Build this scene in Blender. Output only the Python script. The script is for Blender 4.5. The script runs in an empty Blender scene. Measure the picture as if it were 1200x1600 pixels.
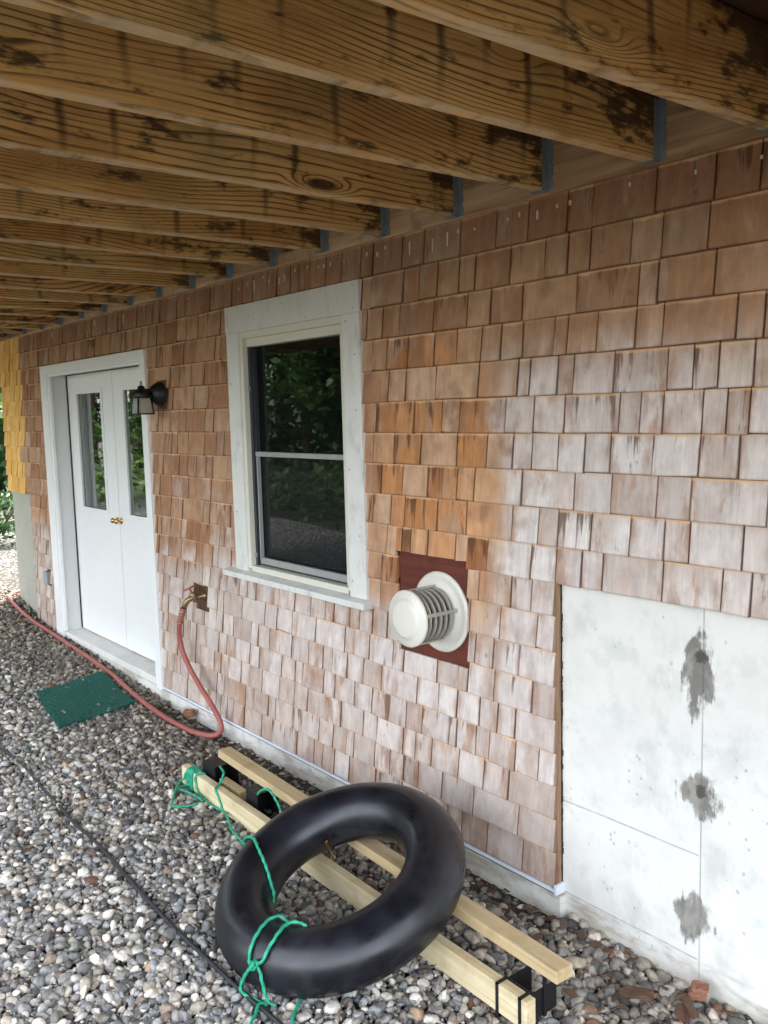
import bpy, bmesh, math, random
import numpy as np
from mathutils import Vector, Matrix, Quaternion, noise as mnoise
R_ = math.radians
random.seed(7)
rng = np.random.default_rng(11)
S = bpy.context.scene
COL = S.collection
# ------------------------------------------------------------------ camera, world, sun, exposure
cam_d = bpy.data.cameras.new('camera')
cam = bpy.data.objects.new('camera', cam_d)
COL.objects.link(cam)
cr = Vector((0.6234962, 0.78140942, -0.02553046))
cdn = Vector((0.07130761, -0.08935534, -0.99344393))
cf = Vector((-0.77856773, 0.617588, -0.11143316))
m = Matrix((cr, -cdn, -cf)).transposed().to_4x4()
m.translation = Vector((0, -2.27, 1.74))
cam.matrix_world = m
cam_d.sensor_width = 36
cam_d.lens = 31.354
cam_d.clip_end = 500
cam_d.clip_start = 0.02
S.camera = cam
SUN_EL, SUN_AZ = 58, -25          # the sun stands behind the house; azimuth from +y towards +x
w = bpy.data.worlds.new('World'); S.world = w
w.use_nodes = True
wn = w.node_tree
sky = wn.nodes.new('ShaderNodeTexSky')
sky.sky_type = 'NISHITA'; sky.sun_disc = False
sky.sun_elevation = R_(SUN_EL); sky.sun_rotation = R_(SUN_AZ)
sky.air_density = 1.0; sky.dust_density = 3.5; sky.ozone_density = 0.6
bg = wn.nodes['Background']
hs_ = wn.nodes.new('ShaderNodeHueSaturation'); hs_.inputs['Saturation'].default_value = .38   # thin cloud greys the sky
wn.links.new(sky.outputs[0], hs_.inputs['Color']); wn.links.new(hs_.outputs[0], bg.inputs[0]); bg.inputs[1].default_value = 0.15
sd = bpy.data.lights.new('sun', 'SUN'); sd.energy = 1.2; sd.angle = R_(12); sd.color = (1, .95, .87)
so = bpy.data.objects.new('sun', sd); COL.objects.link(so)
sv = Vector((math.sin(R_(SUN_AZ)) * math.cos(R_(SUN_EL)), math.cos(R_(SUN_AZ)) * math.cos(R_(SUN_EL)), math.sin(R_(SUN_EL))))
so.rotation_euler = sv.to_track_quat('Z', 'Y').to_euler()
so.location = (0, 20, 30)
S.view_settings.view_transform = 'Standard'
S.view_settings.look = 'None'
S.view_settings.exposure = 3.38
S.view_settings.gamma = 1
S.render.engine = 'CYCLES'
S.cycles.max_bounces = 10
S.cycles.diffuse_bounces = 6
S.cycles.transparent_max_bounces = 12
S.cycles.sample_clamp_indirect = 8

# ------------------------------------------------------------------ helpers
def tag(o, label=None, cat=None, group=None, kind=None):
    if label: o['label'] = label
    if cat: o['category'] = cat
    if group: o['group'] = group
    if kind: o['kind'] = kind
    return o
def empty(name, loc=(0, 0, 0)):
    o = bpy.data.objects.new(name, None); COL.objects.link(o); o.location = loc
    o.empty_display_size = .1
    return o
class MB:
    def __init__(s): s.bm = bmesh.new(); s.mi = 0
    def _post(s, faces):
        for f in faces: f.material_index = s.mi
    def box(s, x0, x1, y0, y1, z0, z1, mat=None):
        v = [s.bm.verts.new(p) for p in ((x0,y0,z0),(x1,y0,z0),(x1,y1,z0),(x0,y1,z0),(x0,y0,z1),(x1,y0,z1),(x1,y1,z1),(x0,y1,z1))]
        if mat:
            for q in v: q.co = mat @ q.co
        s._post([s.bm.faces.new([v[i] for i in f]) for f in ((0,3,2,1),(4,5,6,7),(0,1,5,4),(1,2,6,5),(2,3,7,6),(3,0,4,7))])
        return s
    def hexa(s, pts):
        v = [s.bm.verts.new(p) for p in pts]
        s._post([s.bm.faces.new([v[i] for i in f]) for f in ((0,3,2,1),(4,5,6,7),(0,1,5,4),(1,2,6,5),(2,3,7,6),(3,0,4,7))])
        return s
    def attr(s, vals):
        lay = s.bm.verts.layers.float_color.get('shingle') or s.bm.verts.layers.float_color.new('shingle')
        s.bm.verts.ensure_lookup_table(); n = len(s.bm.verts)
        for q, v in zip(s.bm.verts[n-len(vals):], vals): q[lay] = v
    def quad(s, *p):
        s._post([s.bm.faces.new([s.bm.verts.new(q) for q in p])]); return s
    def lathe(s, prof, axis_o, axis, n=48, smooth=True, closed=False):
        axis = Vector(axis).normalized(); o = Vector(axis_o)
        u = axis.orthogonal().normalized(); wv = axis.cross(u)
        rings = []
        for r, h in prof:
            if r < 1e-6: rings.append([s.bm.verts.new(o + axis * h)])
            else: rings.append([s.bm.verts.new(o + axis * h + (u * math.cos(2*math.pi*k/n) + wv * math.sin(2*math.pi*k/n)) * r) for k in range(n)])
        fs = []
        pr = list(zip(rings, rings[1:])) + ([(rings[-1], rings[0])] if closed else [])
        for a, b in pr:
            for k in range(n):
                k2 = (k+1) % n
                if len(a) == 1 and len(b) == 1: continue
                if len(a) == 1: fs.append(s.bm.faces.new((a[0], b[k], b[k2])))
                elif len(b) == 1: fs.append(s.bm.faces.new((a[k2], a[k], b[0])))
                else: fs.append(s.bm.faces.new((a[k], a[k2], b[k2], b[k])))
        for f in fs: f.smooth = smooth
        s._post(fs); return s
    def tube(s, pts, r, n=10, caps=True, twist=0, rad=None):
        pts = [Vector(p) for p in pts]; rings = []
        up = Vector((0, 0, 1)); prev = None
        for i, p in enumerate(pts):
            t = (pts[min(i+1, len(pts)-1)] - pts[max(i-1, 0)])
            if t.length < 1e-9: t = Vector((1,0,0))
            t.normalize()
            if prev is None: u = t.orthogonal().normalized()
            else:
                u = prev - t * prev.dot(t)
                u = u.normalized() if u.length > 1e-6 else t.orthogonal().normalized()
            prev = u; v = t.cross(u)
            rr = rad[i] if rad else r
            rings.append([s.bm.verts.new(p + (u*math.cos(2*math.pi*k/n+twist*i) + v*math.sin(2*math.pi*k/n+twist*i)) * (rr(k, i) if callable(rr) else rr)) for k in range(n)])
        fs = []
        for a, b in zip(rings, rings[1:]):
            for k in range(n): fs.append(s.bm.faces.new((a[k], a[(k+1) % n], b[(k+1) % n], b[k])))
        for f in fs: f.smooth = True
        if caps:
            fs.append(s.bm.faces.new(rings[0][::-1])); fs.append(s.bm.faces.new(rings[-1]))
        s._post(fs); return s
    def build(s, name, mats, parent=None, bevel=0, seg=2, fix=True):
        if fix: bmesh.ops.recalc_face_normals(s.bm, faces=s.bm.faces[:])
        me = bpy.data.meshes.new(name); s.bm.to_mesh(me); s.bm.free()
        for q in (mats if isinstance(mats, (list, tuple)) else [mats]): me.materials.append(q)
        o = bpy.data.objects.new(name, me); COL.objects.link(o)
        if parent: o.parent = parent; o.matrix_parent_inverse = Matrix.Translation(-parent.location)
        if bevel:
            b = o.modifiers.new('bevel', 'BEVEL'); b.width = bevel; b.segments = seg; b.limit_method = 'ANGLE'
        return o
def smooth_path(pts, step=.02):
    """Catmull-Rom through the points"""
    P = [Vector(p) for p in pts]; out = []
    for i in range(len(P)-1):
        p0 = P[i-1] if i else P[0]*2-P[1]; p1, p2 = P[i], P[i+1]
        p3 = P[i+2] if i+2 < len(P) else P[-1]*2-P[-2]
        n = max(2, int((p2-p1).length/step))
        for k in range(n):
            t = k/n
            out.append(.5*((2*p1)+(p2-p0)*t+(2*p0-5*p1+4*p2-p3)*t*t+(3*p1-p0-3*p2+p3)*t**3))
    out.append(P[-1]); return out

# ------------------------------------------------------------------ materials
class NT:
    def __init__(s, name, rough=.8, metal=0, spec=.5):
        s.m = bpy.data.materials.new(name); s.m.use_nodes = True
        s.t = s.m.node_tree; s.b = s.t.nodes['Principled BSDF']
        s.b.inputs['Roughness'].default_value = rough; s.b.inputs['Metallic'].default_value = metal
        s.b.inputs['Specular IOR Level'].default_value = spec
        s.co = s.n('ShaderNodeTexCoord').outputs['Object']
    def n(s, typ, **k):
        q = s.t.nodes.new(typ)
        for a, v in k.items(): setattr(q, a, v)
        return q
    def put(s, sock, v):
        if isinstance(v, bpy.types.NodeSocket): s.t.links.new(v, sock)
        elif v is not None: sock.default_value = v
    def math(s, op, a, b=None, c=None, clamp=False):
        q = s.n('ShaderNodeMath', operation=op, use_clamp=clamp)
        s.put(q.inputs[0], a); s.put(q.inputs[1], b); s.put(q.inputs[2], c)
        return q.outputs[0]
    def scale(s, v, sc, off=None):
        q = s.n('ShaderNodeVectorMath', operation='MULTIPLY'); s.put(q.inputs[0], v); q.inputs[1].default_value = sc
        if off is None: return q.outputs[0]
        p = s.n('ShaderNodeVectorMath', operation='ADD'); s.put(p.inputs[0], q.outputs[0]); s.put(p.inputs[1], off)
        return p.outputs[0]
    def noise(s, v, sc=5, det=4, rough=.55, dist=0):
        q = s.n('ShaderNodeTexNoise'); s.put(q.inputs['Vector'], v); q.inputs['Scale'].default_value = sc
        q.inputs['Detail'].default_value = det; q.inputs['Roughness'].default_value = rough; q.inputs['Distortion'].default_value = dist
        return q.outputs['Fac']
    def step(s, v, a, b, lo=0., hi=1.):
        q = s.n('ShaderNodeMapRange', interpolation_type='SMOOTHSTEP'); s.put(q.inputs[0], v)
        q.inputs[1].default_value = a; q.inputs[2].default_value = b; q.inputs[3].default_value = lo; q.inputs[4].default_value = hi
        return q.outputs[0]
    def ramp(s, v, stops, interp='LINEAR'):
        q = s.n('ShaderNodeValToRGB'); s.put(q.inputs[0], v); e = q.color_ramp; e.interpolation = interp
        while len(e.elements) < len(stops): e.elements.new(.5)
        for el, (p, c) in zip(e.elements, stops): el.position = p; el.color = (*c, 1) if len(c) == 3 else c
        return q.outputs[0]
    def mix(s, f, a, b, mode='MIX'):
        q = s.n('ShaderNodeMix', data_type='RGBA', blend_type=mode); s.put(q.inputs[0], f)
        for k, v in ((6, a), (7, b)):
            s.put(q.inputs[k], (*v, 1) if isinstance(v, tuple) and len(v) == 3 else v)
        return q.outputs[2]
    def sep(s, v):
        q = s.n('ShaderNodeSeparateXYZ'); s.put(q.inputs[0], v); return q.outputs
    def comb(s, x, y, z):
        q = s.n('ShaderNodeCombineXYZ')
        for k, v in enumerate((x, y, z)): s.put(q.inputs[k], v)
        return q.outputs[0]
    def wnoise(s, v):
        q = s.n('ShaderNodeTexWhiteNoise', noise_dimensions='1D'); s.put(q.inputs['W'], v); return q.outputs
    def col(s, v): s.put(s.b.inputs['Base Color'], (*v, 1) if isinstance(v, tuple) else v); return s
    def rough(s, v): s.put(s.b.inputs['Roughness'], v); return s
    def bump(s, h, st=.3, d=.005):
        q = s.n('ShaderNodeBump'); s.put(q.inputs['Height'], h); q.inputs['Strength'].default_value = st; q.inputs['Distance'].default_value = d
        s.put(s.b.inputs['Normal'], q.outputs[0]); return s

def simple(name, c, rough=.6, metal=0, var=.15, sc=20, bump=.0, spec=.5):
    k = NT(name, rough, metal, spec); f = k.noise(k.co, sc, 5)
    k.col(k.mix(f, tuple(x*(1-var) for x in c), tuple(min(1, x*(1+var)) for x in c)))
    if bump: k.bump(f, bump, .003)
    return k.m

def mat_shingle(name, fresh=False):
    k = NT(name, .85, 0, .25)
    r1 = k.n('ShaderNodeNewGeometry').outputs['Random Per Island']
    wn_ = k.wnoise(k.math('MULTIPLY', r1, 917.3)); r2 = wn_[0]
    r3 = k.wnoise(k.math('MULTIPLY', r1, 311.7))[0]
    x, y, z = k.sep(k.co)
    off = k.comb(k.math('MULTIPLY', r1, 37.), 0, k.math('MULTIPLY', r2, 23.))
    if fresh:
        base = k.ramp(r2, [(0, (.74,.40,.085)), (.5, (.84,.50,.14)), (1, (.88,.58,.21))])
    else:
        brown = k.ramp(r2, [(0, (.33,.16,.085)), (.3, (.46,.26,.15)), (.55, (.53,.325,.20)), (.8, (.42,.235,.14)), (1, (.56,.395,.275))])
        pale = k.ramp(r3, [(0, (.47,.375,.32)), (.4, (.60,.515,.46)), (.7, (.70,.62,.57)), (1, (.53,.45,.405))])
        orange = k.ramp(r3, [(0, (.56,.22,.08)), (.3, (.66,.37,.20)), (.5, (.62,.43,.30)), (.75, (.60,.27,.105)), (1, (.38,.15,.06))])
        # where rain and sun have greyed the cedar: low on the wall and out at the open end
        big = k.noise(k.co, 1.3, 4, .6)
        lowm = k.step(z, 1.15, .75)
        hi_x = k.step(x, -2.35, -1.85)
        hi_z = k.step(z, 2.1, 1.45)
        wx = k.math('MULTIPLY', hi_x, hi_z)
        wm = k.math('MAXIMUM', lowm, wx)
        wm = k.math('ADD', wm, k.math('MULTIPLY', k.math('SUBTRACT', big, .45), 1.6))
        wm = k.math('ADD', wm, k.math('MULTIPLY', k.math('SUBTRACT', r1, .5), .5))
        wm = k.step(wm, .15, .85)
        base = k.mix(wm, brown, pale)
        # the band right of the vent is almost white
        wx_ = k.math('ADD', x, k.math('MULTIPLY', k.math('SUBTRACT', r1, .5), .12))
        bl = k.math('MULTIPLY', k.math('MULTIPLY', k.step(wx_, -2.27, -2.17), k.step(wx_, -.9, -1.7)), k.math('MULTIPLY', k.step(z, 2.02, 1.78), k.step(z, .35, .8)))
        bl2 = k.math('MULTIPLY', k.math('MULTIPLY', k.step(wx_, -4.6, -3.6), k.step(wx_, -2.2, -2.4)), k.math('MULTIPLY', k.step(z, .95, .8), k.step(z, .3, .6)))
        base = k.mix(k.math('MULTIPLY', k.math('MAXIMUM', bl, k.math('MULTIPLY', bl2, .75)), k.step(r3, .0, .35, .35, .85)), base, k.mix(r2, (.66,.585,.55), (.78,.725,.70)))
        # orange halo above and beside the exhaust vent
        dx = k.math('DIVIDE', k.math('ADD', x, 2.56), .37); dz = k.math('DIVIDE', k.math('SUBTRACT', z, 1.46), .60)
        d = k.math('SQRT', k.math('ADD', k.math('MULTIPLY', dx, dx), k.math('MULTIPLY', dz, dz)))
        d = k.math('ADD', d, k.math('MULTIPLY', k.math('SUBTRACT', k.noise(k.co, 6, 4), .5), .9))
        om = k.math('MULTIPLY', k.step(d, 1.2, .75, 0, .97), k.step(k.math('ADD', x, k.math('MULTIPLY', k.math('SUBTRACT', r1, .5), .10)), -2.14, -2.22))
        base = k.mix(om, base, orange)
        # red-brown under the deck
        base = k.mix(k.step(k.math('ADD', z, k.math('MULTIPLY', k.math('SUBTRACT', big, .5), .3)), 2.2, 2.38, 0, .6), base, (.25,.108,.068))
    # grain and streaks run down each shingle
    sa = k.n('ShaderNodeSeparateColor'); k.put(sa.inputs[0], k.n('ShaderNodeAttribute', attribute_name='shingle').outputs['Color'])
    eL, eR, vv = sa.outputs[0], sa.outputs[1], sa.outputs[2]
    g = k.noise(k.scale(k.co, (150, 1, 7), off), 1, 4, .6)
    g2 = k.noise(k.scale(k.co, (38, 1, 2.2), off), 1, 5, .6, .3)
    blo = k.noise(k.scale(k.co, (16, 1, 11), off), 1, 5, .6)
    if fresh:
        colr = k.mix(k.step(g2, .42, .68, 0, .5), base, (.86,.58,.20))
        colr = k.mix(k.step(g, .45, .75, 0, .45), colr, (.50,.25,.06))
        edge = k.step(k.math('MINIMUM', eL, eR), .008, .0, 0, .5)
        colr = k.mix(edge, colr, (.30,.13,.03))
    else:
        colr = k.mix(k.step(g, .4, .8, 0, .22), base, (.15,.085,.055))
        colr = k.mix(k.step(g2, .42, .68, 0, .3), colr, (.9,.85,.8), 'SOFT_LIGHT')
        # blotches that stay inside one shingle
        b2 = k.noise(k.scale(k.co, (9, 1, 6), off), 1, 3, .55)
        colr = k.mix(k.math('MULTIPLY', k.step(k.math('ADD', b2, k.math('MULTIPLY', k.math('SUBTRACT', r1, .5), .2)), .48, .66, 0, .65), k.math('SUBTRACT', 1.1, k.math('MULTIPLY', wm, .6))), colr, k.mix(r2, (.27,.13,.068), (.45,.28,.18)))
        pal = k.noise(k.scale(k.co, (15, 1, 4.), k.comb(k.math('MULTIPLY', r2, 51.), 3, r1)), 1, 4, .6, .5)
        colr = k.mix(k.step(pal, .56, .72, 0, .6), colr, k.mix(wm, (.46,.35,.27), (.62,.545,.515)))
        # brown water stains that start under the butt above or at a joint and run down
        st = k.noise(k.scale(k.co, (30, 1, 3.0), off), 1, 4, .62, .6)
        spot1 = k.math('MULTIPLY', k.step(k.math('ABSOLUTE', k.math('ADD', x, 5.75)), .55, .30), k.step(k.math('ABSOLUTE', k.math('SUBTRACT', z, 2.27)), .08, .03))
        spot2 = k.math('MULTIPLY', k.step(k.math('ABSOLUTE', k.math('ADD', x, 3.75)), .65, .45), k.step(k.math('ABSOLUTE', k.math('SUBTRACT', z, 2.36)), .09, .05))
        reach = k.math('ADD', k.math('MULTIPLY', k.step(vv, .1, 1.0), .10), k.math('MULTIPLY', k.math('SUBTRACT', k.math('POWER', r3, 2.), .55), .34))
        reach = k.math('ADD', reach, k.math('MULTIPLY', k.math('MAXIMUM', spot1, spot2), .12))
        reach = k.math('ADD', reach, k.math('MULTIPLY', om, .07))
        reach = k.math('ADD', reach, k.step(eL, .022, .0, 0, .09))
        sm_ = k.step(k.math('ADD', st, reach), .70, .84, 0, .82)
        colr = k.mix(sm_, colr, k.mix(r1, (.085,.04,.022), (.17,.075,.036)))
        ink = k.noise(k.scale(k.co, (26, 1, 7), off), 1, 5, .7, .3)
        colr = k.mix(k.math('MULTIPLY', k.step(k.math('ADD', ink, k.math('MULTIPLY', k.math('SUBTRACT', r2, .5), .22)), .66, .78, 0, .75), 1.), colr, (.09,.075,.065))
        bleed = k.math('MULTIPLY', k.step(k.math('MINIMUM', eL, eR), .045, .004), k.step(k.noise(k.scale(k.co, (18, 1, 5), off), 1, 4, .6), .44, .64))
        colr = k.mix(k.math('MULTIPLY', bleed, .62), colr, k.mix(r2, (.40,.20,.095), (.30,.135,.06)))
        rust = k.noise(k.scale(k.co, (11, 1, 3.5), off), 1, 4, .6, .4)
        colr = k.mix(k.step(k.math('ADD', rust, k.math('MULTIPLY', k.math('SUBTRACT', r1, .5), .22)), .58, .70, 0, .55), colr, k.mix(r3, (.44,.23,.115), (.33,.16,.085)))
        # tannin along the joints, and a lighter orange band right below each butt
        colr = k.mix(k.step(k.math('ADD', k.math('MINIMUM', eL, eR), k.math('MULTIPLY', g2, .006)), .007, .002, 0, .75), colr, (.15,.062,.028))
        colr = k.mix(k.math('MULTIPLY', k.step(k.math('ADD', vv, k.math('MULTIPLY', k.math('SUBTRACT', blo, .5), .16)), .89, .95), k.step(r3, .2, .8, .25, .8)), colr, (.76,.47,.26))
        colr = k.mix(k.step(k.math('ADD', vv, k.math('MULTIPLY', k.math('SUBTRACT', blo, .5), .03)), .968, .985, 0, .75), colr, (.10,.05,.03))  # shadow of the butt above, painted as a thin dark line
        colr = k.mix(k.step(vv, .05, .0, 0, .35), colr, (.16,.085,.05))
    colr = k.mix(1, colr, k.mix(k.step(blo, .3, .7), (.84,.82,.81), (1.06,1.05,1.04)), 'MULTIPLY')
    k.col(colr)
    h = k.math('ADD', k.math('MULTIPLY', g, .6), g2)
    k.bump(h, .3, .003)
    return k.m

def mat_joist():
    k = NT('treated_joist_wood', .75, 0, .3)
    rnd = k.n('ShaderNodeObjectInfo').outputs['Random']
    x, y, z = k.sep(k.co)
    o1 = k.math('MULTIPLY', rnd, 61.)
    v = k.comb(k.math('ADD', o1, k.math('MULTIPLY', x, 3.)), k.math('MULTIPLY', y, .75), k.math('MULTIPLY', z, 3.2))
    n1 = k.noise(v, .9, 1.5, .35)
    n2 = k.noise(k.scale(v, (3, 2.2, 3)), 1.5, 3, .5)
    # knots pinch the grain
    kv = k.n('ShaderNodeTexVoronoi', feature='F1'); k.put(kv.inputs['Vector'], k.comb(o1, k.math('MULTIPLY', y, .85), k.math('MULTIPLY', z, 3.4))); kv.inputs['Scale'].default_value = 1.35
    kd = kv.outputs['Distance']
    knot = k.step(kd, .20, .0)
    f = k.math('ADD', k.math('MULTIPLY', z, 16.), k.math('MULTIPLY', n1, 5.6))
    f = k.math('ADD', f, k.math('MULTIPLY', n2, .28))
    f = k.math('ADD', f, k.math('MULTIPLY', knot, .9))
    saw = k.math('FRACT', k.math('MULTIPLY', f, 4.2))
    line = k.math('MULTIPLY', k.step(saw, .55, .92), k.step(saw, 1.0, .95))
    lv = k.noise(k.comb(o1, k.math('MULTIPLY', y, 1.6), k.math('MULTIPLY', z, 11)), 1.1, 3, .6)
    line = k.math('MULTIPLY', line, k.step(lv, .30, .55, .2, 1.))
    fine = k.noise(k.scale(k.co, (60, 3, 190)), 1, 4, .6)
    tone = k.noise(k.comb(o1, k.math('MULTIPLY', y, 1.1), k.math('MULTIPLY', z, 4)), 1.4, 4, .6)
    early = k.ramp(tone, [(.25, (.40,.185,.05)), (.5, (.70,.405,.135)), (.75, (.82,.54,.22))])
    late = k.mix(rnd, (.075,.03,.010), (.11,.05,.018))
    c = k.mix(k.math('MULTIPLY', line, .92), early, late)
    c = k.mix(k.step(fine, .42, .8, 0, .45), c, (.15,.075,.03))
    # knots and drip stains below the gaps of the decking
    c = k.mix(k.step(kd, .10, .045, 0, .9), c, (.045,.02,.01))
    pp = k.math('PINGPONG', k.math('ADD', y, k.math('MULTIPLY', n2, .02)), .0708)
    fade = k.math('ADD', k.noise(k.comb(o1, k.math('MULTIPLY', y, 9), 0), 1.0, 2), k.math('MULTIPLY', k.math('SUBTRACT', z, .10), 1.5))
    drip = k.math('MULTIPLY', k.step(k.math('ADD', pp, k.math('MULTIPLY', fine, .012)), .026, .008), k.step(fade, .38, .66))
    c = k.mix(k.math('MULTIPLY', drip, .75), c, (.045,.022,.011))
    sp = k.noise(k.comb(o1, k.math('MULTIPLY', y, 3.2), k.math('MULTIPLY', z, 9)), 2.0, 5, .65)
    c = k.mix(k.step(k.math('ADD', k.math('ADD', sp, k.step(y, -.35, -.05, 0, .12)), k.math('MULTIPLY', k.step(y, -.55, -.15), k.step(z, .06, .20, 0, .14))), .545, .67, 0, .9), c, (.05,.024,.012))
    gm = k.noise(k.comb(o1, y, z), 2.5, 3)
    c = k.mix(k.step(gm, .52, .72, 0, .4), c, (.20,.17,.065))
    # bounce light from the ground, painted as a pale strip along the bottom arris
    bounce = k.noise(k.comb(o1, k.math('MULTIPLY', y, 9), 0), 1.3, 4, .6)
    c = k.mix(k.math('MULTIPLY', k.step(z, .012, .004), k.step(bounce, .35, .6, .15, .8)), c, (.58,.42,.26))
    k.col(c)
    k.bump(k.math('ADD', line, fine), .35, .003)
    return k.m

def mat_lumber(name='pale_lumber', axis=0, c1=(.66,.54,.32), c2=(.80,.69,.46), dk=(.46,.33,.16)):
    k = NT(name, .65, 0, .3)
    sc = [55, 55, 55]; sc[axis] = 2.2
    g = k.noise(k.scale(k.co, tuple(sc)), 1, 5, .6, .4)
    g2 = k.noise(k.scale(k.co, tuple(q*.25 for q in sc)), 1, 3, .6, 1.)
    c = k.mix(k.step(g2, .35, .65), c1, c2)
    c = k.mix(k.step(g, .5, .75, 0, .6), c, dk)
    ks = [7, 7, 7]; ks[axis] = 1.6
    kv = k.n('ShaderNodeTexVoronoi'); k.put(kv.inputs['Vector'], k.scale(k.co, tuple(ks))); kv.inputs['Scale'].default_value = 1.2
    c = k.mix(k.step(kv.outputs['Distance'], .16, .05, 0, .8), c, tuple(q*.45 for q in dk))
    sm = k.noise(k.co, 6, 5, .65)
    c = k.mix(k.step(sm, .52, .72, 0, .4), c, tuple(q*.8 for q in dk))
    k.col(c); k.bump(g, .2, .002)
    return k.m

def mat_concrete(name, base=(.83,.805,.75), stains_and_shade=True):
    k = NT(name, .9, 0, .25)
    x, y, z = k.sep(k.co)
    b = k.noise(k.co, 2.2, 6, .65); f = k.noise(k.co, 34, 5, .7); mid = k.noise(k.co, 9, 5, .6)
    c = k.mix(k.step(b, .3, .7), tuple(q*.84 for q in base), base)
    c = k.mix(k.step(mid, .50, .70, 0, .38), c, (.50,.50,.475))
    c = k.mix(k.step(k.noise(k.scale(k.co, (1, 1, .6)), 5.5, 5, .65), .54, .70, 0, .45), c, (.50,.50,.46))
    c = k.mix(k.step(f, .62, .76, 0, .5), c, tuple(q*.55 for q in base))
    # small pits
    pv = k.n('ShaderNodeTexVoronoi'); k.put(pv.inputs['Vector'], k.scale(k.co, (1, 0, .75))); pv.inputs['Scale'].default_value = 30
    pit = k.math('MULTIPLY', k.step(k.math('ADD', pv.outputs['Distance'], k.math('MULTIPLY', k.math('SUBTRACT', f, .5), .35)), .17, .08), k.step(k.noise(k.co, 4.3, 2), .50, .60))
    c = k.mix(k.math('MULTIPLY', pit, .5), c, (.26,.25,.23))
    if stains_and_shade:
        wob = k.math('MULTIPLY', k.math('SUBTRACT', k.noise(k.co, 2.7, 3), .5), .012)
        # form board lines and the panel joint
        for zc, sl in ((.397, 0.), (.066, 0.)):
            dd = k.math('ABSOLUTE', k.math('SUBTRACT', k.math('ADD', z, wob), zc))
            mm = k.math('MULTIPLY', k.step(dd, .004, .0012), k.step(x, -1.41, -1.425))
            c = k.mix(k.math('MULTIPLY', mm, k.step(f, .3, .6, .2, .65)), c, (.26,.25,.235))
        dv = k.math('ABSOLUTE', k.math('ADD', x, 1.411))
        c = k.mix(k.math('MULTIPLY', k.step(k.math('ADD', dv, k.math('MULTIPLY', k.math('SUBTRACT', mid, .5), .004)), .0035, .0012), k.step(mid, .35, .6, .35, .75)), c, (.24,.235,.23))
        c = k.mix(k.step(b, .50, .66, 0, .30), c, (.50,.52,.47))
        # dark cement smears over the three form ties
        wv = k.noise(k.scale(k.co, (30, 1, 11)), 1, 5, .65)
        wv2 = k.noise(k.scale(k.co, (75, 1, 9)), 1, 3, .6)
        tot = None
        for (xc, zc, a, bu, bd, hole) in ((-1.424, 1.005, .050, .078, .180, 1), (-1.418, .60, .062, .070, .095, 1), (-1.430, .205, .058, .075, .075, 0)):
            dx = k.math('DIVIDE', k.math('SUBTRACT', x, xc), a)
            dz_ = k.math('SUBTRACT', z, zc)
            up = k.math('DIVIDE', k.math('MAXIMUM', dz_, 0.), bu); dn = k.math('DIVIDE', k.math('MINIMUM', dz_, 0.), bd)
            q = k.math('ADD', up, dn)
            d = k.math('SQRT', k.math('ADD', k.math('MULTIPLY', dx, dx), k.math('MULTIPLY', q, q)))
            d = k.math('ADD', d, k.math('MULTIPLY', k.math('SUBTRACT', wv, .5), 2.0))
            d = k.math('ADD', d, k.math('MULTIPLY', k.math('SUBTRACT', k.noise(k.scale(k.co, (1, 1, .55), (xc*7, 0, zc*5)), 17, 3, .5), .5), 2.6))
            d = k.math('ADD', d, k.math('MULTIPLY', k.math('SUBTRACT', wv2, .5), .7))
            mk = k.step(d, 1.0, .62, 0, .9)
            if hole:
                d2 = k.math('SQRT', k.math('ADD', k.math('POWER', k.math('DIVIDE', k.math('SUBTRACT', x, xc+.006), .020), 2.), k.math('POWER', k.math('DIVIDE', dz_, .024), 2.)))
                mk = k.math('MAXIMUM', mk, k.step(k.math('ADD', d2, k.math('MULTIPLY', k.math('SUBTRACT', wv, .5), 2.2)), 1.2, .7, 0, 1.))
                d2 = k.math('ADD', d2, k.math('MULTIPLY', k.math('SUBTRACT', k.noise(k.co, 42, 4, .6), .5), 2.4))
            tone = k.mix(k.step(k.noise(k.scale(k.co, (1,1,.5)), 26, 4, .6), .38, .62), (.105,.095,.08), (.25,.23,.20))
            c = k.mix(k.math('MULTIPLY', mk, .93), c, tone)
            if hole: c = k.mix(k.step(d2, 1.05, .6, 0, .9), c, (.085,.08,.072))
        c = k.mix(k.step(x, -7.3, -7.5, 0, .75), c, (.30,.30,.24))  # shade at the far left end, painted into the concrete colour
        # soil splashed on the foot of the wall
        c = k.mix(k.math('MULTIPLY', k.step(k.math('ADD', z, k.math('MULTIPLY', mid, .16)), .13, .03), .6), c, (.40,.36,.28))
        c = k.mix(k.math('MULTIPLY', k.step(k.noise(k.scale(k.co, (4, 1, 14)), 1, 5, .65), .42, .66), k.step(z, .075, .05, 0, .75)), c, (.33,.285,.21))
    k.col(c); k.bump(k.math('ADD', k.math('MULTIPLY', f, .5), k.math('SUBTRACT', mid, pit)), .3, .004)
    return k.m

def mat_paint(name, c=(.78,.79,.80), dirt=.25, rough=.45):
    k = NT(name, rough, 0, .4)
    n = k.noise(k.scale(k.co, (14, 14, 6)), 1, 6, .7); n2 = k.noise(k.co, 90, 3, .6); n3 = k.noise(k.co, 3, 4)
    q = k.mix(k.step(n, .50, .74, 0, dirt), c, tuple(v*.55 for v in c))
    q = k.mix(k.step(n2, .70, .78, 0, dirt*1.6), q, (.16,.15,.13))
    q = k.mix(k.step(n3, .4, .7, 0, dirt*.5), q, (.56,.58,.52))
    k.col(q); k.bump(n, .08, .002); return k.m

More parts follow.
